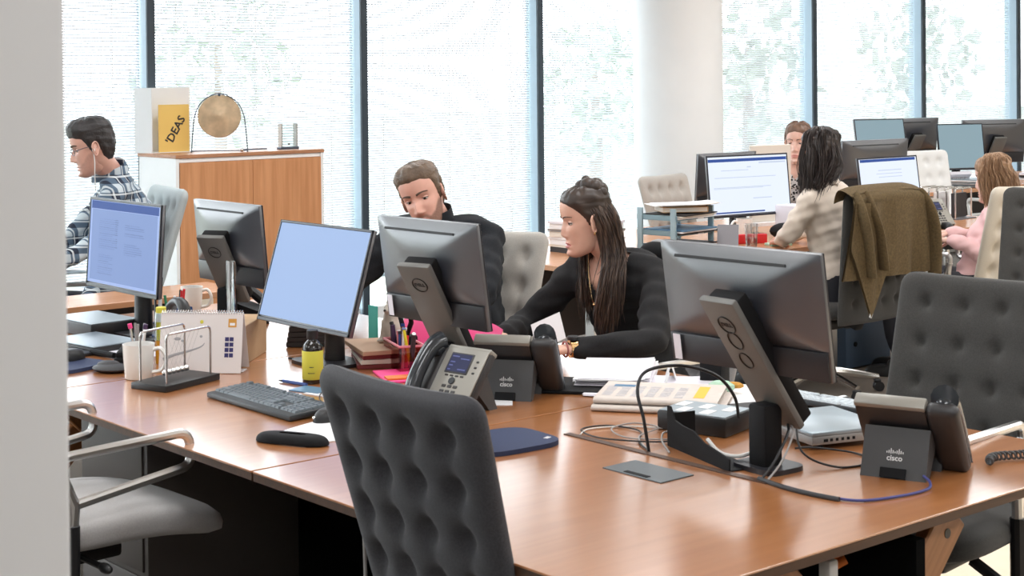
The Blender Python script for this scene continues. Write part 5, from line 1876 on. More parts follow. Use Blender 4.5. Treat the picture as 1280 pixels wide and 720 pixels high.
def add_head(mb, M, fem, skin_i=0, lip_i=1, stub_i=None):
    V = head_grid()
    pts = []
    for z, a in V:
        x, y = head_pt(z, a, fem)
        pts.append(Vector((x, y, z)))
    base = len(mb.v)
    F, MI = [], []
    for j in range(NZ_ - 1):
        for k in range(NA_):
            l = (k + 1) % NA_
            q = (j * NA_ + k, j * NA_ + l, (j + 1) * NA_ + l, (j + 1) * NA_ + k)
            c = (pts[q[0]] + pts[q[1]] + pts[q[2]] + pts[q[3]]) / 4
            mi = skin_i
            if c.x > .04 and (c.y / .0245) ** 2 + ((c.z + .0715) / .0115) ** 2 < 1:
                mi = lip_i
            elif stub_i is not None and c.x > -.012 and c.z < -.042 - .012 * max(0, (abs(c.y) - .03) / .03) + (.055 if c.x < .02 else 0) * max(0, 1 - c.x / .02) * .8:
                if not (abs(c.y) < .016 and c.z > -.052):
                    mi = stub_i
            F.append(q)
            MI.append(mi)
    F.append(tuple(range(NA_))[::-1])
    MI.append(skin_i)
    F.append(tuple((NZ_ - 1) * NA_ + k for k in range(NA_)))
    MI.append(skin_i)
    mb.v.extend(tuple(M @ p) for p in pts)
    mb.f.extend(tuple(i + base for i in f) for f in F)
    mb.m.extend(MI)
    # ears
    mb.mi = skin_i
    for s in (-1, 1):
        e = MB()
        E = Matrix.Translation((-.012, s * .071, -.002)) @ Euler((0, -.18, s * .42)).to_matrix().to_4x4()
        e.grid(lambda u, v: (.0185 * math.cos(2 * PI * u) * math.sin(PI * v) * (1 - .15 * math.sin(2 * PI * u)), s * (.004 + .006 * math.sin(PI * v) * (.6 + .4 * math.cos(2 * PI * u))) * 1.0 * (1 if math.cos(PI * v) > -2 else 1), .0), 4, 3)
        e = MB()
        ring = []
        for i in range(22):
            a = 2 * PI * i / 22
            ring.append((.0165 * math.cos(a) * (1.0 if math.sin(a) > 0 else .72), s * .010, .031 * math.sin(a)))
        e.tube(ring, .0042, 8, closed=True)
        e.ball((.0145, .0055, .027), (0, s * .006, 0), 14, 8)
        mb.add(e.v, e.f, M @ E)
    # eyelids
    for s in (-1, 1):
        c = Vector((surf_x(.0315, .008, fem) - .0062, s * .0315, .0085))
        for up in (1, -1):
            lv, lf = [], []
            n1, n2 = 18, 6
            for j in range(n2):
                t = j / (n2 - 1)
                el = (math.radians(12 if fem < 1 else 19) + t * math.radians(78 if fem < 1 else 71)) if up > 0 else -(math.radians(26) + t * math.radians(64))
                for i in range(n1):
                    az = math.radians(-100 + 200 * i / (n1 - 1))
                    lv.append(c + Vector((math.cos(el) * math.cos(az) * .0134, math.cos(el) * math.sin(az) * .0150, math.sin(el) * .0134)))
            for j in range(n2 - 1):
                for i in range(n1 - 1):
                    lf.append((j * n1 + i, j * n1 + i + 1, (j + 1) * n1 + i + 1, (j + 1) * n1 + i))
            mb.add(lv, lf, M)
    mb.mi = 0


def add_eyes(parent, M, fem, gaze, brow, lash=True):
    for s in (-1, 1):
        c = Vector((surf_x(.0315, .008, fem) - .0062, s * .0315, .0085))
        g = Vector((1, gaze[0], gaze[1])).normalized()
        m = MB().ball(.0122, M @ c, 16, 12)
        e = m.build('eye', 'eye_white', parent, 80)
        MB().ball((.0074, .0074, .0074), M @ (c + g * .0062), 14, 10).build('iris', 'iris', e, 80)
        pts, rad = [], []
        for i in range(9):
            t = i / 8
            y = .012 + .040 * t
            z = .0290 + .0075 * math.sin(t * 2.2) - .004 * t * t
            pts.append(M @ Vector((surf_x(y, z, fem) + .0012, s * y, z)))
            rad.append((.0026 if fem >= 1 else .0046) * (1 - .6 * t))
        MB().tube(pts, rad, 6, flat=.7).build('eyebrow', brow, parent, 60)
        if lash:
            pts = []
            for i in range(9):
                az = math.radians(-72 + 144 * i / 8)
                el = math.radians(12 - 10 * abs(i / 4 - 1) ** 2)
                pts.append(M @ (c + Vector((math.cos(el) * math.cos(az) * .0139, math.cos(el) * math.sin(az) * .0155, math.sin(el) * .0139))))
            MB().tube(pts, .0017 if fem >= 1 else .0009, 5).build('eyelashes', 'brow_dark', parent, 60)


def hair_cap(M, fem, hairline, thick, noise=.003, seed=1, extra=None, push=.0):
    """shell on the skull wherever hairline(x,y,z) is positive (metres above the hair's edge)"""
    rr = random.Random(seed)
    V = head_grid()
    pts, hs = [], []
    ph = [rr.uniform(0, 6) for _ in range(6)]
    for z, a in V:
        x, y = head_pt(z, a, fem, disp=False)
        h = hairline(x, y, z)
        hs.append(h)
        k = max(0.0, min(1.0, h / .030)) ** .7
        wob = noise * (math.sin(a * 9 + ph[0] + z * 60) + math.sin(a * 17 + ph[1] - z * 40) * .6 + .8 * math.sin(z * 210 + a * 5 + ph[2]))
        n = Vector((x, y, z * .9)).normalized()
        o = thick * k * (1.25 if z > .07 else 1.0) + wob * k + .0012
        if extra:
            o += extra(x, y, z) * k
        p = Vector((x, y, z)) + n * (o if h > 0 else max(-.012, .0012 + h * .9))
        pts.append(M @ p)
    F = []
    for j in range(NZ_ - 1):
        for k in range(NA_):
            l = (k + 1) % NA_
            q = (j * NA_ + k, j * NA_ + l, (j + 1) * NA_ + l, (j + 1) * NA_ + k)
            if max(hs[i] for i in q) > 0:
                F.append(q)
    F.append(tuple((NZ_ - 1) * NA_ + k for k in range(NA_)))
    mb = MB()
    mb.add(pts, F)
    return mb


def loft(mb, rings, n=26, e=2.4):
    verts, faces = [], []
    for (c, hx, hy, tilt) in rings:
        c = Vector(c)
        R = Euler((0, tilt, 0)).to_matrix()
        for k in range(n):
            a = 2 * PI * k / n
            ca, sa = math.cos(a), math.sin(a)
            kx = math.copysign(abs(ca) ** (2 / e), ca) * hx
            ky = math.copysign(abs(sa) ** (2 / e), sa) * hy
            verts.append(c + R @ Vector((kx, ky, 0)))
    N = len(rings)
    for i in range(N - 1):
        for k in range(n):
            l = (k + 1) % n
            faces.append((i * n + k, i * n + l, (i + 1) * n + l, (i + 1) * n + k))
    faces.append(tuple(range(n))[::-1])
    faces.append(tuple((N - 1) * n + k for k in range(n)))
    return mb.add(verts, faces)


def limb(mb, pts, rads, n=14):
    P = spline(pts, 6)
    N = len(P)
    R = [float(np.interp(i / (N - 1) * (len(rads) - 1), range(len(rads)), rads)) for i in range(N)]
    mb.tube(P, R, n)
    mb.ball(R[0] * .98, P[0], 14, 9)
    mb.ball(R[-1] * .98, P[-1], 14, 9)
    return mb


_HANDS = {}


def hand_mesh(curl, size=1.0):
    key = round(curl, 2)
    if key in _HANDS:
        return _HANDS[key]
    m = MB()
    rings = [((-.012, 0, 0), .017, .027), ((.012, 0, .0), .0165, .029), ((.045, .001, .001), .0155, .037), ((.075, .001, .003), .0135, .0405), ((.090, .001, .003), .010, .039)]
    verts, faces = [], []
    n = 20
    for (c, ht, hw) in rings:
        for k in range(n):
            a = 2 * PI * k / n
            verts.append(Vector(c) + Vector((0, math.copysign(abs(math.cos(a)) ** .8, math.cos(a)) * hw, math.copysign(abs(math.sin(a)) ** .8, math.sin(a)) * ht)))
    for i in range(len(rings) - 1):
        for k in range(n):
            l = (k + 1) % n
            faces.append((i * n + k, i * n + l, (i + 1) * n + l, (i + 1) * n + k))
    faces.append(tuple(range(n))[::-1])
    faces.append(tuple((len(rings) - 1) * n + k for k in range(n)))
    m.add(verts, faces)
    for i, (y, L_, r) in enumerate(((.031, .070, .0088), (.0105, .079, .0092), (-.0105, .074, .0088), (-.030, .058, .0078))):
        p = Vector((.082, y, .002))
        ang = .12 + .05 * i * curl
        P, R = [Vector((.06, y * .95, .002)), p.copy()], [r * 1.05, r * 1.08]
        sp_ = y * 2.2
        for k, fr_ in enumerate((.44, .31, .25)):
            ang += curl * (.55, .75, .5)[k]
            p = p + Vector((math.cos(ang), sp_ * .25, -math.sin(ang))) * L_ * fr_
            P.append(p.copy())
            R.append(r * (1 - .10 * (k + 1)))
        m.tube(P, R, 10)
        m.ball(R[-1], P[-1], 10, 7)
        for q in P[1:-1]:
            m.ball(r * 1.02, q, 10, 7)
    P = [Vector((.012, .020, -.004)), Vector((.036, .042, -.012)), Vector((.060, .056, -.018 - .01 * curl)), Vector((.082, .056, -.024 - .018 * curl))]
    m.tube(P, [.013, .0125, .0105, .0085], 10)
    for q, r in zip(P, (.013, .0125, .0105, .0085)):
        m.ball(r, q, 10, 7)
    me = voxel(m, .0034, 4)
    _HANDS[key] = me
    return me


def person(label, loc, deg, J, skin, hair_fn, top, fem=1.0, lips='lips_rose', stubble=None, brow='brow_brown', gaze=(0, -.05), trousers='trouser_dark',
           top_name='sweater', build=1.0, vneck=None, head_s=1.0, curl=.5, neck_r=.050, collar=None, wr=.033):
    """J holds the joints in the person's own frame: x forward, y left, z up from the floor under the hips"""
    t = thing('person', label, 'person', loc, math.radians(deg))
    B = build
    hip, waist, chest, sh, neck = (Vector(J[k]) for k in ('hip', 'waist', 'chest', 'shoulder', 'neck'))
    hd = Vector(J['head'])
    yaw, pitch, roll = J['head_rot']
    MH = Matrix.Translation(hd) @ Euler((math.radians(roll), math.radians(pitch), math.radians(yaw)), 'XYZ').to_matrix().to_4x4() @ Matrix.Scale(head_s, 4)
    hw = J.get('half', .19)
    tl = J.get('tilt', .25)
    SL, SR = sh + Vector((0, hw * .84, -.050)), sh + Vector((0, -hw * .84, -.050))

    def trunk(mb, g):
        loft(mb, [((hip.x, hip.y, hip.z - .08), .10 + g, .15 + g, 0), ((hip.x, hip.y, hip.z + .02), .12 + g, .175 + g, .05), (waist, (.102 if fem >= 1 else .118) + g, (.135 if fem >= 1 else .158) * B + g, tl * .6),
                  ((waist + chest) / 2, (.106 if fem >= 1 else .118) + g, (.145 if fem >= 1 else .168) * B + g, tl), (chest, (.112 if fem >= 1 else .120) + g, hw * .90 + g, tl), (sh - Vector((.0, 0, .045)), .088 + g, hw * .98 + g, tl),
                  (sh + Vector((0, 0, .008)), .066 + g, hw * .80 + g, tl), (sh * .45 + neck * .55, .052 + g, hw * .42 + g, tl * 1.2)], 28)
    arms = [(SL, Vector(J['el']), Vector(J['wl'])), (SR, Vector(J['er']), Vector(J['wr']))]
    # ---- body: one continuous skin with head and hands
    b = MB()
    trunk(b, -.010)
    limb(b, [neck - (hd - neck) * .25 - Vector((.0, 0, .03)), neck, MH @ Vector((-.022, 0, -.055)), MH @ Vector((-.012, 0, -.02))], [neck_r * 1.25, neck_r * 1.04, neck_r, neck_r])
    for (S, E, W) in arms:
        limb(b, [S, (S + E) / 2, E, (E + W) / 2, W], [.048 * B, .042 * B, .036 * B, .034 * B, wr * .80])
    kn = J.get('knee', .44)
    for s in (-1, 1):
        limb(b, [(hip.x, hip.y + s * .085, hip.z - .02), (hip.x + kn * .5, hip.y + s * .11, hip.z + .005), (hip.x + kn, hip.y + s * .12, hip.z - .005), (hip.x + kn + .02, hip.y + s * .12, .27), (hip.x + kn - .02, hip.y + s * .12, .09)], [.080, .074, .056, .050, .036])
    skin_me = voxel(b, .011, 4)
    bm_ = MB()
    mesh_to_mb(skin_me, bm_)
    add_head(bm_, MH, fem, 0, 1, None)
    for i, (S, E, W) in enumerate(arms):
        hm = hand_mesh(curl)
        d = (W - E).normalized()
        hdv = Vector(J.get('hand_l' if i == 0 else 'hand_r', (d.x, d.y, min(d.z, -.05)))).normalized()
        up_ = Vector((0, 0, 1))
        y_ = up_.cross(hdv).normalized()
        z_ = hdv.cross(y_)
        Rm = Matrix((hdv, y_, z_)).transposed().to_4x4()
        sy = -1 if i == 0 else 1          # thumb inwards
        mesh_to_mb(hm, bm_, Matrix.Translation(W + hdv * .008) @ Rm @ Matrix.Diagonal((B * .98, sy * B * .98, B * .98, 1)))
    bo = bm_.build('body', [skin, lips], t, 70)
    if stubble:
        at = bo.data.attributes.new('beard', 'FLOAT', 'POINT')
        inv = MH.inverted()
        sm = lambda x: max(0.0, min(1.0, x)) ** 2 * (3 - 2 * max(0.0, min(1.0, x)))
        vals = []
        for v in bo.data.vertices:
            q = inv @ v.co
            if q.z > .02 or q.z < -.135 or q.x < -.03 or q.length > .16:
                vals.append(0.0)
                continue
            ay = abs(q.y)
            lim = np.interp(ay, [0, .020, .034, .050, .064, .080], [-.050, -.050, -.062, -.050, -.018, .0])
            w_ = sm((lim - q.z) / .012 + .5) * sm((q.x + .018) / .014)
            if q.x > .04 and (q.y / .024) ** 2 + ((q.z + .0715) / .010) ** 2 < 1:
                w_ = 0.0
            vals.append(float(w_))
        at.data.foreach_set('value', vals)
    add_eyes(t, MH, fem, gaze, brow)
    # ---- clothes
    c = MB()
    trunk(c, .006)
    for (S, E, W) in arms:
        dW = (W - E).normalized()
        limb(c, [neck * .8 + sh * .2 - Vector((.012, 0, .045)), neck * .35 + S * .65 + Vector((0, 0, .004)), S], [.052, .056 * B, .060 * B])
        limb(c, [S, (S + E) / 2, E, (E + W) / 2, W - dW * .012], [.064 * B, .058 * B, .051 * B, .045 * B, wr * 1.18])
    cm = voxel(c, .0105, 6)
    bmx = bmesh.new()
    bmx.from_mesh(cm)
    if vneck:
        kill = [f for f in bmx.faces if vneck(f.calc_center_median(), f.normal)]
        bmesh.ops.delete(bmx, geom=kill, context='FACES')
    rr = random.Random(5)
    for v in bmx.verts:
        p = v.co
        v.co += v.normal * (.0035 * math.sin(p.z * 55 + p.y * 30) + .003 * math.sin(p.x * 70 - p.z * 40 + p.y * 25) + .002 * math.sin(p.z * 130 + p.x * 50))
    bmx.to_mesh(cm)
    bmx.free()
    cm.materials.clear()
    cm.materials.append(MATS[top])
    cm.polygons.foreach_set('use_smooth', [True] * len(cm.polygons))
    cm.name = top_name
    co = bpy.data.objects.new(top_name, cm)
    COL.objects.link(co)
    co.parent = t
    if collar:
        cr = MB()
        ax = (hd - neck).normalized()
        nc = neck + Vector(collar.get('off', (0, 0, 0)))
        Rq = Vector((0, 0, 1)).rotation_difference((ax + Vector((0, 0, 1.2))).normalized()).to_matrix()
        r0, r1, h_ = collar['r']

        def cf(u, v):
            a = 2 * PI * u
            gap = collar.get('gap', 0)
            r = r0 + (r1 - r0) * v
            zz_ = h_ * math.sin(min(1, v * 1.4) * PI / 2) - (h_ * .9 * max(0, v - .55) / .45)
            q = Vector((math.cos(a) * r, math.sin(a) * r * 1.08, zz_ - gap * max(0, math.cos(a)) ** 4))
            return nc + Rq @ q
        cr.grid(cf, 40, 9, closed_u=True)
        cr.build('collar', top, co, 60)
    tr = MB()
    loft(tr, [((hip.x - .02, hip.y, hip.z - .10), .12, .17, 0), ((hip.x, hip.y, hip.z), .135, .19, 0), ((hip.x, hip.y, hip.z + .07), .125, .18, .05)], 24)
    for s in (-1, 1):
        limb(tr, [(hip.x, hip.y + s * .085, hip.z - .02), (hip.x + kn * .5, hip.y + s * .11, hip.z + .005), (hip.x + kn, hip.y + s * .12, hip.z - .005), (hip.x + kn + .02, hip.y + s * .12, .27), (hip.x + kn - .02, hip.y + s * .12, .12)], [.088, .082, .066, .060, .050])
    tm_ = voxel(tr, .016, 4)
    tm_.materials.append(MATS[trousers])
    tm_.polygons.foreach_set('use_smooth', [True] * len(tm_.polygons))
    to = bpy.data.objects.new('trousers', tm_)
    COL.objects.link(to)
    to.parent = t
    for s in (-1, 1):
        MB().grid(lambda u, v: (hip.x + kn + .055 + .13 * math.cos(2 * PI * u) * max(.05, math.cos(v * PI / 2)) ** .5, hip.y + s * .12 + .046 * math.sin(2 * PI * u) * max(.05, math.cos(v * PI / 2)) ** .5, .002 + (.085 if math.cos(2 * PI * u) < 0 else .060) * math.sin(v * PI / 2)), 26, 9, True).build('shoe', 'shoe_black', t, 60)
    hair_fn(t, MH)
    return t, MH


def short_hair(matn, thick, line=.075, seed=1, quiff=.012):
    def fn(t, M):
        def hl(x, y, z):
            az = math.degrees(math.atan2(abs(y), x + .012))
            e = float(np.interp(az, [0, 28, 42, 55, 66, 74, 86, 92, 104, 118, 140, 180], [line, line + .002, line - .008, line - .012, line - .040, -.005, -.022, .022, .024, -.040, -.068, -.074]))
            return z - e
        mb = hair_cap(M, 0, hl, thick, .0014, seed, lambda x, y, z: quiff * max(0, x / .08) * max(0, (z - .06) / .06))
        mb.build('hair', matn + '_cap' if matn + '_cap' in MATS else matn, t, 80)
    return fn


def lock_path(P0, P1, n=5):
    return [P0.lerp(P1, i / n) for i in range(n + 1)]


def long_hair(matn, paths, n_per, jit, rad=(.011, .004), cap_thick=.012, line=.078, seed=2, M_extra=None, part=True, bun=None, behind=-.02, crown=True):
    """cap over the skull plus bundles of locks; paths are in head coordinates"""
    def fn(t, M):
        rr = random.Random(seed)

        def hl(x, y, z):
            az = math.degrees(math.atan2(abs(y), x + .012))
            e = float(np.interp(az, [0, 25, 42, 56, 68, 80, 92, 110, 180], [line + .006, line - .002, line - .018, line - .038, line - .060, -.012, -.024, -.07, -.118]))
            return z - e
        mb = hair_cap(M, 1, hl, cap_thick, .0016, seed)
        cap = mb.build('hair', matn + '_cap' if matn + '_cap' in MATS else matn, t, 80)
        lk = MB()
        for P in paths:
            if crown:
                P = [(P[0][0] * .35 - .008, P[0][1] * .30, .133 + cap_thick * .8), (P[0][0] * .95 - .006, P[0][1] * .98, .108 + cap_thick * .4)] + [(P[0][0] * 1.05, P[0][1] * 1.14, P[0][2])] + list(P[1:])
            for q_ in range(5):
                base = Vector((rr.gauss(0, jit[0]), rr.gauss(0, jit[1]), 0)) * .7
                pts = [Vector(p) * Vector((1, 1, 1)).length ** 0 + base * (.5 + .6 * i / (len(P) - 1)) - Vector((0, math.copysign(.006, p[1]) if abs(p[1]) > .02 else 0, 0)) for i, p in enumerate(P)]
                S = spline(pts, 5)
                N = len(S)
                lk.tube([M @ p for p in S], [.015 * (1 - .55 * i / (N - 1)) * (.5 if i in (0, N - 1) else 1) for i in range(N)], 8, flat=.7)
            for _ in range(n_per):
                o = [Vector((rr.gauss(0, jit[0]), rr.gauss(0, jit[1]), rr.gauss(0, jit[2]))) for _q in P]
                base = Vector((rr.gauss(0, jit[0]), rr.gauss(0, jit[1]), 0))
                pts = []
                for i, p in enumerate(P):
                    p = (p[0], p[1] * (.82 if i == 0 else 1), p[2])
                    f_ = i / (len(P) - 1)
                    pts.append(Vector(p) + base * (.5 + .8 * f_) + o[i] * .35 + Vector((0, 0, o[-1].z * f_ * 2)))
                S = spline(pts, 5)
                N = len(S)
                R = [rad[0] * (1 - f_) ** .5 * .6 + rad[1] + rad[0] * .4 * (1 - f_) for f_ in [i / (N - 1) for i in range(N)]]
                R[0] *= .5
                R[-1] *= .35
                lk.tube([M @ p for p in S], R, 5, flat=.75)
        lk.build('locks', matn, t, 70)
        if bun:
            bm2 = MB()
            for (c, r) in bun:
                bm2.ball(r, M @ Vector(c), 14, 9)
            bm2.build('hair_twist', matn + '_cap' if matn + '_cap' in MATS else matn, t, 70)
    return fn


# woman in black ------------------------------------------------------
def world_to_local(loc, deg, p):
    a = -math.radians(deg)
    d = Vector(p) - Vector(loc)
    return (d.x * math.cos(a) - d.y * math.sin(a), d.x * math.sin(a) + d.y * math.cos(a), d.z)


def joints(loc, deg, **kw):
    return {k: world_to_local(loc, deg, v) for k, v in kw.items()}


L0, D0 = (3.91, 3.945, 0), 198
J = joints(L0, D0, hip=(3.91, 3.945, .55), waist=(3.90, 3.945, .72), chest=(3.85, 3.935, .90), shoulder=(3.795, 3.93, 1.020), neck=(3.755, 3.93, 1.045), head=(3.675, 3.965, 1.155),
           el=(3.62, 3.60, .80), wl=(3.375, 3.70, .795), er=(3.63, 4.22, .79), wr=(3.40, 4.08, .785))
J.update(half=.185, tilt=.32, head_rot=(-46, 9, 0))
straight = [
    # near (left) side, falling in front of the shoulder and chest
    [(-.015, .060, .075), (-.034, .078, .01), (-.045, .080, -.07), (-.042, .088, -.15), (-.010, .098, -.24), (.022, .085, -.34)],
    [(-.05, .052, .075), (-.070, .068, .01), (-.078, .070, -.07), (-.075, .085, -.15), (-.05, .108, -.23), (-.028, .112, -.31)],
    [(-.03, .058, .07), (-.052, .075, .0), (-.062, .078, -.08), (-.058, .088, -.16), (-.025, .105, -.25), (.005, .100, -.35)],
    # far (right) side
    [(-.01, -.060, .07), (-.02, -.076, .0), (-.010, -.076, -.08), (.005, -.070, -.15), (.02, -.05, -.22), (.03, -.035, -.29)],
    [(-.03, -.058, .07), (-.045, -.074, .0), (-.04, -.078, -.08), (-.02, -.082, -.15), (.01, -.07, -.23), (.03, -.05, -.30)],
    # back
    [(-.08, .03, .06), (-.102, .035, -.01), (-.102, .04, -.09), (-.10, .05, -.16), (-.10, .06, -.22)],
    [(-.08, -.03, .06), (-.102, -.035, -.01), (-.102, -.04, -.09), (-.10, -.05, -.16), (-.10, -.06, -.22)],
    [(-.085, .0, .06), (-.105, .0, -.01), (-.105, .0, -.09), (-.105, .0, -.16), (-.105, .0, -.22)],
]
bun = [((-.030, .012, .128), .030), ((-.052, .026, .120), .027), ((-.065, -.008, .122), .028), ((-.010, -.005, .128), .024), ((-.075, .020, .108), .026), ((-.030, -.005, .150), .016), ((-.072, .034, .098), .022)]


def v_cut(p, n):
    q = p - Vector(J['neck'])
    return n.x > -.1 and q.x > -.02 and q.z > -.205 + abs(q.y) * 2.0 and abs(q.y) < .085


W1, MH1 = person('woman with long brown half-up hair and a black V-neck top, sitting at the middle desk', L0, D0, J, 'skin_warm',
                 long_hair('hair_brunette', straight, 135, (.011, .009, .018), rad=(.0017, .0008), cap_thick=.007, line=.083, bun=bun, crown=False), 'knit_black', fem=1.0, lips='lips_rose', brow='brow_dark',
                 gaze=(.05, -.15), vneck=v_cut, build=.93, neck_r=.046, wr=.030, head_s=.92)
# necklace, earring, watch as parts of the woman
nk = Vector(J['neck'])
MB().tube(spline([nk + Vector(p) for p in ((.035, .060, .015), (.078, .038, -.055), (.104, .012, -.135), (.107, .0, -.155), (.104, -.012, -.135), (.078, -.038, -.055), (.035, -.060, .015))], 6), .0009, 6).ball(.005, nk + Vector((.109, 0, -.160)), 10, 8).build('necklace', 'gold', W1)
MB().ball((.004, .004, .007), MH1 @ Vector((-.010, .083, -.036)), 10, 8).build('earring', 'gold', W1)
wl, el = Vector(J['wl']), Vector(J['el'])
dd = (wl - el).normalized()
MB().tube([wl + dd * -.010, wl + dd * .012], [.029, .0285], 16).build('watch_strap', 'gold', W1)
wt = MB().lathe([(.001, .024), (.019, .024), (.019, .033), (.016, .036), (.001, .036)], n=18)
o = wt.build('watch_face', 'black_plastic', W1)
o.location = wl + Vector((0, 0, .004))
MB().tube([wl + dd * .026 + Vector((.027 * math.cos(a) * -dd.y, .027 * math.cos(a) * dd.x, .023 * math.sin(a))) for a in np.linspace(0, 2 * PI, 18, endpoint=False)], .0035, 6, closed=True).build('bracelet', 'red_dark2', W1)
t = thing('name_badge', 'white paper badge sheet in front of the woman in black', 'badge', (3.52, 3.98, .80), math.radians(198))
MB().box((.002, .11, .10), (0, 0, 0), rot=(.5, -.5, 0)).build('card', 'paper', t, smooth=0)

# man in the dark sweater ---------------------------------------------
L0, D0 = (3.79, 4.80, 0), 208
J = joints(L0, D0, hip=(3.79, 4.80, .56), waist=(3.80, 4.81, .74), chest=(3.775, 4.83, .95), shoulder=(3.745, 4.84, 1.085), neck=(3.70, 4.835, 1.115), head=(3.635, 4.815, 1.192),
           el=(3.66, 4.50, .86), wl=(3.42, 4.47, .79), er=(3.46, 5.06, .85), wr=(3.24, 4.86, .79))
J.update(half=.225, tilt=.30, head_rot=(7, 10, 18))
person('bearded man with short brown hair in a black sweater, looking down behind the central monitor', L0, D0, J, 'skin_pink', short_hair('hair_brown', .011, .082, seed=3), 'sweater_navy', fem=0, lips='lips_pale',
       stubble='stubble', brow='brow_brown', gaze=(.1, -.35), build=1.05, neck_r=.058, collar=dict(r=(.074, .070, .05), off=(0, 0, -.012)))

# man in the checked shirt --------------------------------------------
L0, D0 = (3.38, 6.97, 0), 152
J = joints(L0, D0, hip=(3.38, 6.97, .57), waist=(3.45, 6.95, .78), chest=(3.47, 6.90, 1.02), shoulder=(3.40, 6.87, 1.175), neck=(3.365, 6.85, 1.215), head=(3.245, 6.79, 1.335),
           el=(3.22, 6.68, .93), wl=(3.02, 6.75, .80), er=(3.33, 7.12, .93), wr=(3.10, 7.05, .80))
J.update(half=.205, tilt=.35, head_rot=(4, 15, 0))
M2, MH2 = person('man in a blue and white checked shirt with glasses and white earphones, at far left', L0, D0, J, 'skin_fair2', short_hair('hair_dark', .014, .070, seed=5, quiff=.018), 'plaid_shirt', fem=0, lips='lips_pale', stubble='stubble_light',
                 brow='brow_dark', gaze=(0, -.3), build=1.0, neck_r=.056, top_name='shirt', collar=dict(r=(.066, .090, .055), off=(0, 0, -.006), gap=.02))
gl = MB()
for s in (-1, 1):
    gl.tube([MH2 @ Vector((.089 - .012 * (abs(.022 * math.cos(a) + .031) / .05) ** 2, s * (.032 + .022 * math.cos(a)), .006 + .015 * math.sin(a))) for a in np.linspace(0, 2 * PI, 20, endpoint=False)], .0014, 6, closed=True)
    gl.tube([MH2 @ Vector(p) for p in ((.076, s * .055, .010), (.03, s * .074, .014), (-.012, s * .079, .012), (-.022, s * .078, .0))], .0016, 6)
gl.tube([MH2 @ Vector(p) for p in ((.0885, -.010, .008), (.096, 0, .011), (.0885, .010, .008))], .0014, 6)
gl.build('glasses', 'wire_dark', M2)
ep = MB().ball((.007, .006, .009), MH2 @ Vector((-.006, .081, -.006)), 10, 8)
ep.tube(spline([MH2 @ Vector(p) for p in ((-.004, .083, -.012), (.004, .080, -.06), (.020, .066, -.12), (.035, .04, -.19))], 6), .0022, 6)
ep.build('earphone', 'logo_white', M2)
tag(MB().box((.05, .07, .05), (0, 0, .025), bev=.012).build('red_tape', 'red', loc=(2.92, 6.30, .735 + .30)), 'small red object at the far left beside the checked-shirt man', 'box') if False else None

# woman in the cream blouse -------------------------------------------
L0, D0 = (6.60, 5.22, 0), 98
J = joints(L0, D0, hip=(6.60, 5.22, .55), waist=(6.58, 5.22, .72), chest=(6.55, 5.22, .93), shoulder=(6.53, 5.22, 1.055), neck=(6.515, 5.225, 1.085), head=(6.485, 5.245, 1.225),
           el=(6.34, 5.30, .84), wl=(6.47, 5.48, .775), er=(6.76, 5.42, .83), wr=(6.70, 5.60, .775))
J.update(half=.185, tilt=.15, head_rot=(-14, 2, 6))
dark_long = [
    [(-.02, .062, .06), (-.045, .080, .0), (-.050, .086, -.08), (-.055, .088, -.15), (-.05, .09, -.21)],
    [(.0, .060, .06), (.005, .080, .0), (.0, .086, -.08), (-.01, .088, -.15), (-.015, .09, -.20)],
    [(-.07, .045, .06), (-.095, .055, -.01), (-.10, .064, -.08), (-.10, .075, -.13), (-.09, .085, -.17)],
    [(-.085, .0, .06), (-.112, .0, -.01), (-.112, .015, -.07), (-.105, .035, -.10), (-.10, .05, -.125)],
    [(-.07, -.045, .06), (-.095, -.052, -.01), (-.10, -.046, -.06), (-.098, -.03, -.09), (-.09, -.01, -.11)],
    [(-.02, -.062, .06), (-.045, -.078, .0), (-.055, -.076, -.06), (-.065, -.06, -.09), (-.07, -.04, -.11)],
    [(.0, -.060, .06), (.005, -.080, .0), (.0, -.086, -.08), (-.0, -.09, -.14), (.01, -.095, -.17)],
]
person('woman with long dark hair in a cream blouse, seen from behind at the background desk', L0, D0, J, 'skin_light', long_hair('hair_black', dark_long, 110, (.013, .013, .012), rad=(.0022, .0010), cap_thick=.009, line=.07, seed=8), 'blouse_cream', fem=1.0,
       gaze=(0, 0), build=.98, top_name='blouse', collar=dict(r=(.062, .078, .035), off=(0, 0, -.01)))

# woman facing the camera in the background ---------------------------
L0, D0 = (8.30, 6.95, 0), 219
J = joints(L0, D0, hip=(8.30, 6.95, .55), waist=(8.28, 6.93, .72), chest=(8.25, 6.88, .92), shoulder=(8.24, 6.85, 1.045), neck=(8.235, 6.84, 1.08), head=(8.20, 6.79, 1.180),
           el=(8.22, 6.62, .83), wl=(8.05, 6.66, .775), er=(8.05, 7.0, .83), wr=(7.95, 6.75, .775))
J.update(half=.175, tilt=.15, head_rot=(-14, 0, 0))
tied = [[(-.06, .05, .05), (-.085, .055, .0), (-.09, .045, -.05), (-.095, .02, -.09)], [(-.06, -.05, .05), (-.085, -.055, .0), (-.09, -.045, -.05), (-.095, -.02, -.09)], [(-.02, .06, .06), (-.04, .074, .0), (-.06, .07, -.05), (-.08, .05, -.10)], [(-.02, -.06, .06), (-.04, -.074, .0), (-.06, -.07, -.05), (-.08, -.05, -.10)]]
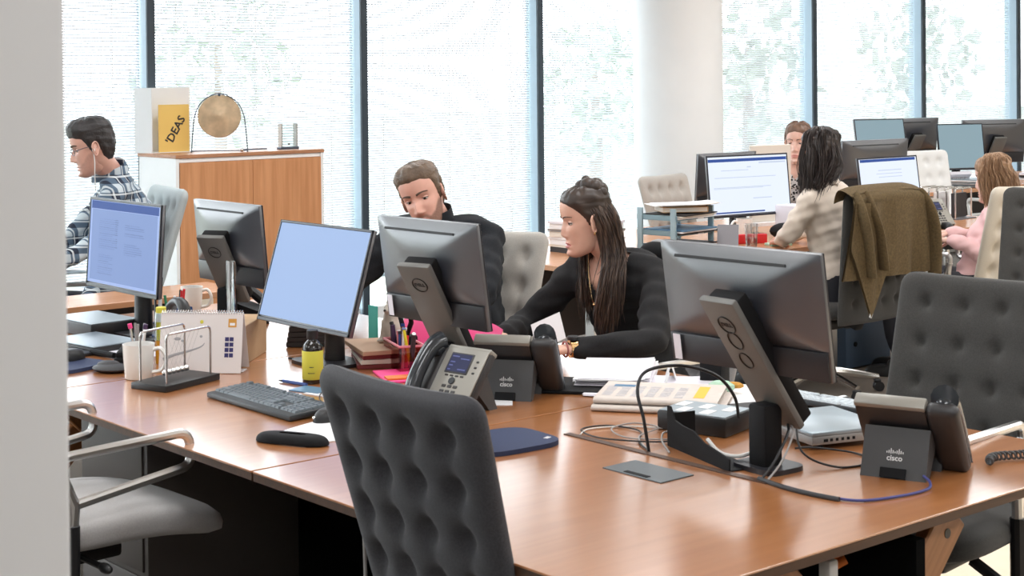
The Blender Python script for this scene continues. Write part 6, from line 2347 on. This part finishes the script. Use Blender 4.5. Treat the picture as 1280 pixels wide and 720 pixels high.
person('woman with tied-back auburn hair and a patterned blouse, facing the camera behind the lit monitor', L0, D0, J, 'skin_fair', long_hair('hair_auburn', tied, 14, (.007, .006, .006), rad=(.005, .002), cap_thick=.007, line=.078, seed=11), 'print_blouse', fem=1.0, lips='lips_pale',
       brow='brow_brown', gaze=(-.25, 0), build=.92, top_name='blouse', head_s=1.04, vneck=lambda p, n, q0=Vector(J['neck']): n.x > -.2 and (p - q0).z > -.13 + abs((p - q0).y) * 1.2 and abs((p - q0).y) < .10, neck_r=.046)

# girl in the pink jacket ---------------------------------------------
L0, D0 = (7.48, 4.97, 0), 118
J = joints(L0, D0, hip=(7.48, 4.97, .50), waist=(7.49, 4.95, .64), chest=(7.53, 4.92, .80), shoulder=(7.565, 4.90, .905), neck=(7.555, 4.905, .940), head=(7.55, 4.915, 1.060),
           el=(7.36, 4.83, .68), wl=(7.33, 5.02, .745), er=(7.80, 5.08, .70), wr=(7.66, 5.26, .745))
J.update(half=.175, tilt=.12, head_rot=(-10, 6, 0), knee=.40)
bob = [
    [(-.0, .062, .06), (.0, .083, .0), (-.005, .086, -.06), (-.01, .084, -.12)],
    [(.025, .055, .06), (.03, .078, .0), (.02, .084, -.06), (.012, .082, -.115)],
    [(-.03, .062, .06), (-.045, .082, .0), (-.05, .086, -.06), (-.05, .082, -.13)],
    [(-.06, .05, .06), (-.088, .062, .0), (-.09, .066, -.07), (-.088, .064, -.14)],
    [(-.08, .02, .06), (-.108, .025, .0), (-.11, .025, -.07), (-.105, .025, -.145)],
    [(-.08, -.02, .06), (-.108, -.025, .0), (-.11, -.025, -.07), (-.105, -.025, -.145)],
    [(-.06, -.05, .06), (-.088, -.062, .0), (-.09, -.066, -.07), (-.088, -.064, -.14)],
    [(-.02, -.062, .06), (-.03, -.083, .0), (-.035, -.086, -.06), (-.035, -.084, -.13)],
    [(.015, -.055, .06), (.02, -.080, .0), (.01, -.086, -.06), (.005, -.084, -.12)],
]
person('girl with straight light brown bob hair in a pale pink jacket at the right', L0, D0, J, 'skin_fair', long_hair('hair_blonde', bob, 95, (.011, .010, .009), rad=(.0020, .0010), cap_thick=.008, line=.066, seed=14), 'jacket_pink', fem=1.0, gaze=(0, -.2), build=.95, top_name='jacket', curl=.9)

# ------------------------------------------------------------------ brown jacket on the chair and black scarf
t = thing('corduroy_jacket', 'brown corduroy jacket hung over the back of the dark swivel chair', 'jacket', (6.50, 4.90, 0), math.radians(90))
# local x = away from the chair front is negative; chair back plane is near x = 0, leaning


def jk(u, v):
    # v 0 top .. 1 bottom hem, u 0 (left, -X side) .. 1
    y = .278 - .556 * u
    w = 1 + .24 * v
    z = 1.085 - .44 * v - .020 * (2 * u - 1) ** 2 * (1 - v)
    x = -.078 + .030 * v + .016 * math.sin(u * 17) * v + .012 * math.sin(u * 31 + 1) * v * v - .03 * max(0, 1 - v * 12) * -1.5
    return (x - .035, y * w, z)


m = MB().grid(jk, 44, 24)
m.grid(lambda u, v: (jk(u, v)[0] + .010, jk(u, v)[1], jk(u, v)[2] - .002), 44, 24)
m.build('back_panel', 'corduroy', t, 70)
m = MB().grid(lambda u, v: (-.085 + .11 * math.sin(PI * v * .5) + .0 * u, .288 - .576 * u, 1.070 + .028 * math.sin(PI * min(1, v * 1.1)) - .02 * (2 * u - 1) ** 4 - .10 * max(0, v - .6)), 40, 10)
m.build('shoulder_yoke', 'corduroy', t, 70)
# front panel hanging down to a point on the left, with zip end
def flap(u, v):
    yl = .30 + .04 * v
    yr = .02 - .06 * v
    zt = 1.02 - .40 * v
    tip = max(0, v - .55) / .45
    y = yl + (yr - yl) * u
    y = y * (1 - tip) + (.17 - .03 * u) * tip
    return (-.13 + .025 * v + .014 * math.sin(u * 9 + 1) * (1 - tip), y, zt - .16 * tip * v + .04 * u * tip)
m = MB().grid(flap, 18, 26)
m.grid(lambda u, v: (flap(u, v)[0] + .012, flap(u, v)[1], flap(u, v)[2]), 18, 26)
m.build('front_panel', 'corduroy', t, 70)
for (y0, y1, z0, z1) in ((.28, .20, 1.05, .66), (.20, .10, 1.05, .69)):
    MB().tube(spline([(-.085, y0 - .02, z0 + .02), (-.128, y0 - .01, z0 - .08), (-.138, (y0 + y1) / 2, (z0 + z1) / 2), (-.130, y1, z1)], 5), [.018, .026, .034, .040, .043, .044, .043, .042, .041, .040, .040, .039, .038, .038, .037, .036], 12, flat=.38).build('sleeve', 'corduroy', t, 70)
MB().box((.006, .018, .030), (-.100, .165, .472), rot=(.5, 0, 0), bev=.002).build('zip_end', 'logo_white', t)
for (y0, z0, z1) in ((-.30, 1.0, .58),):
    MB().tube(spline([(-.08, y0 + .04, z0 + .06), (-.115, y0, z0 - .06), (-.12, y0 - .03, .8), (-.11, y0 - .04, z1)], 5), [.02, .03, .036, .04, .043, .045, .045, .045, .045, .044, .044, .043, .043, .042, .042, .041], 12, flat=.4).build('sleeve', 'corduroy', t, 70)

t = thing('scarf', 'black scarf bundled on the corner of the grey chair behind the woman in black', 'scarf', (4.21, 4.16, .985), math.radians(20))
t.scale = (.72, .72, .72)
sm = MB().ball((.05, .09, .055), (0, 0, .015), 16, 10).ball((.05, .05, .07), (.02, -.07, -.03), 14, 9).ball((.04, .06, .04), (-.02, .08, -.01), 14, 9).ball((.035, .035, .06), (.045, -.04, -.05), 12, 8)
me = voxel(sm, .008, 3)
me.materials.append(MATS['matte_black'])
me.polygons.foreach_set('use_smooth', [True] * len(me.polygons))
so = bpy.data.objects.new('cloth', me)
COL.objects.link(so)
so.parent = t
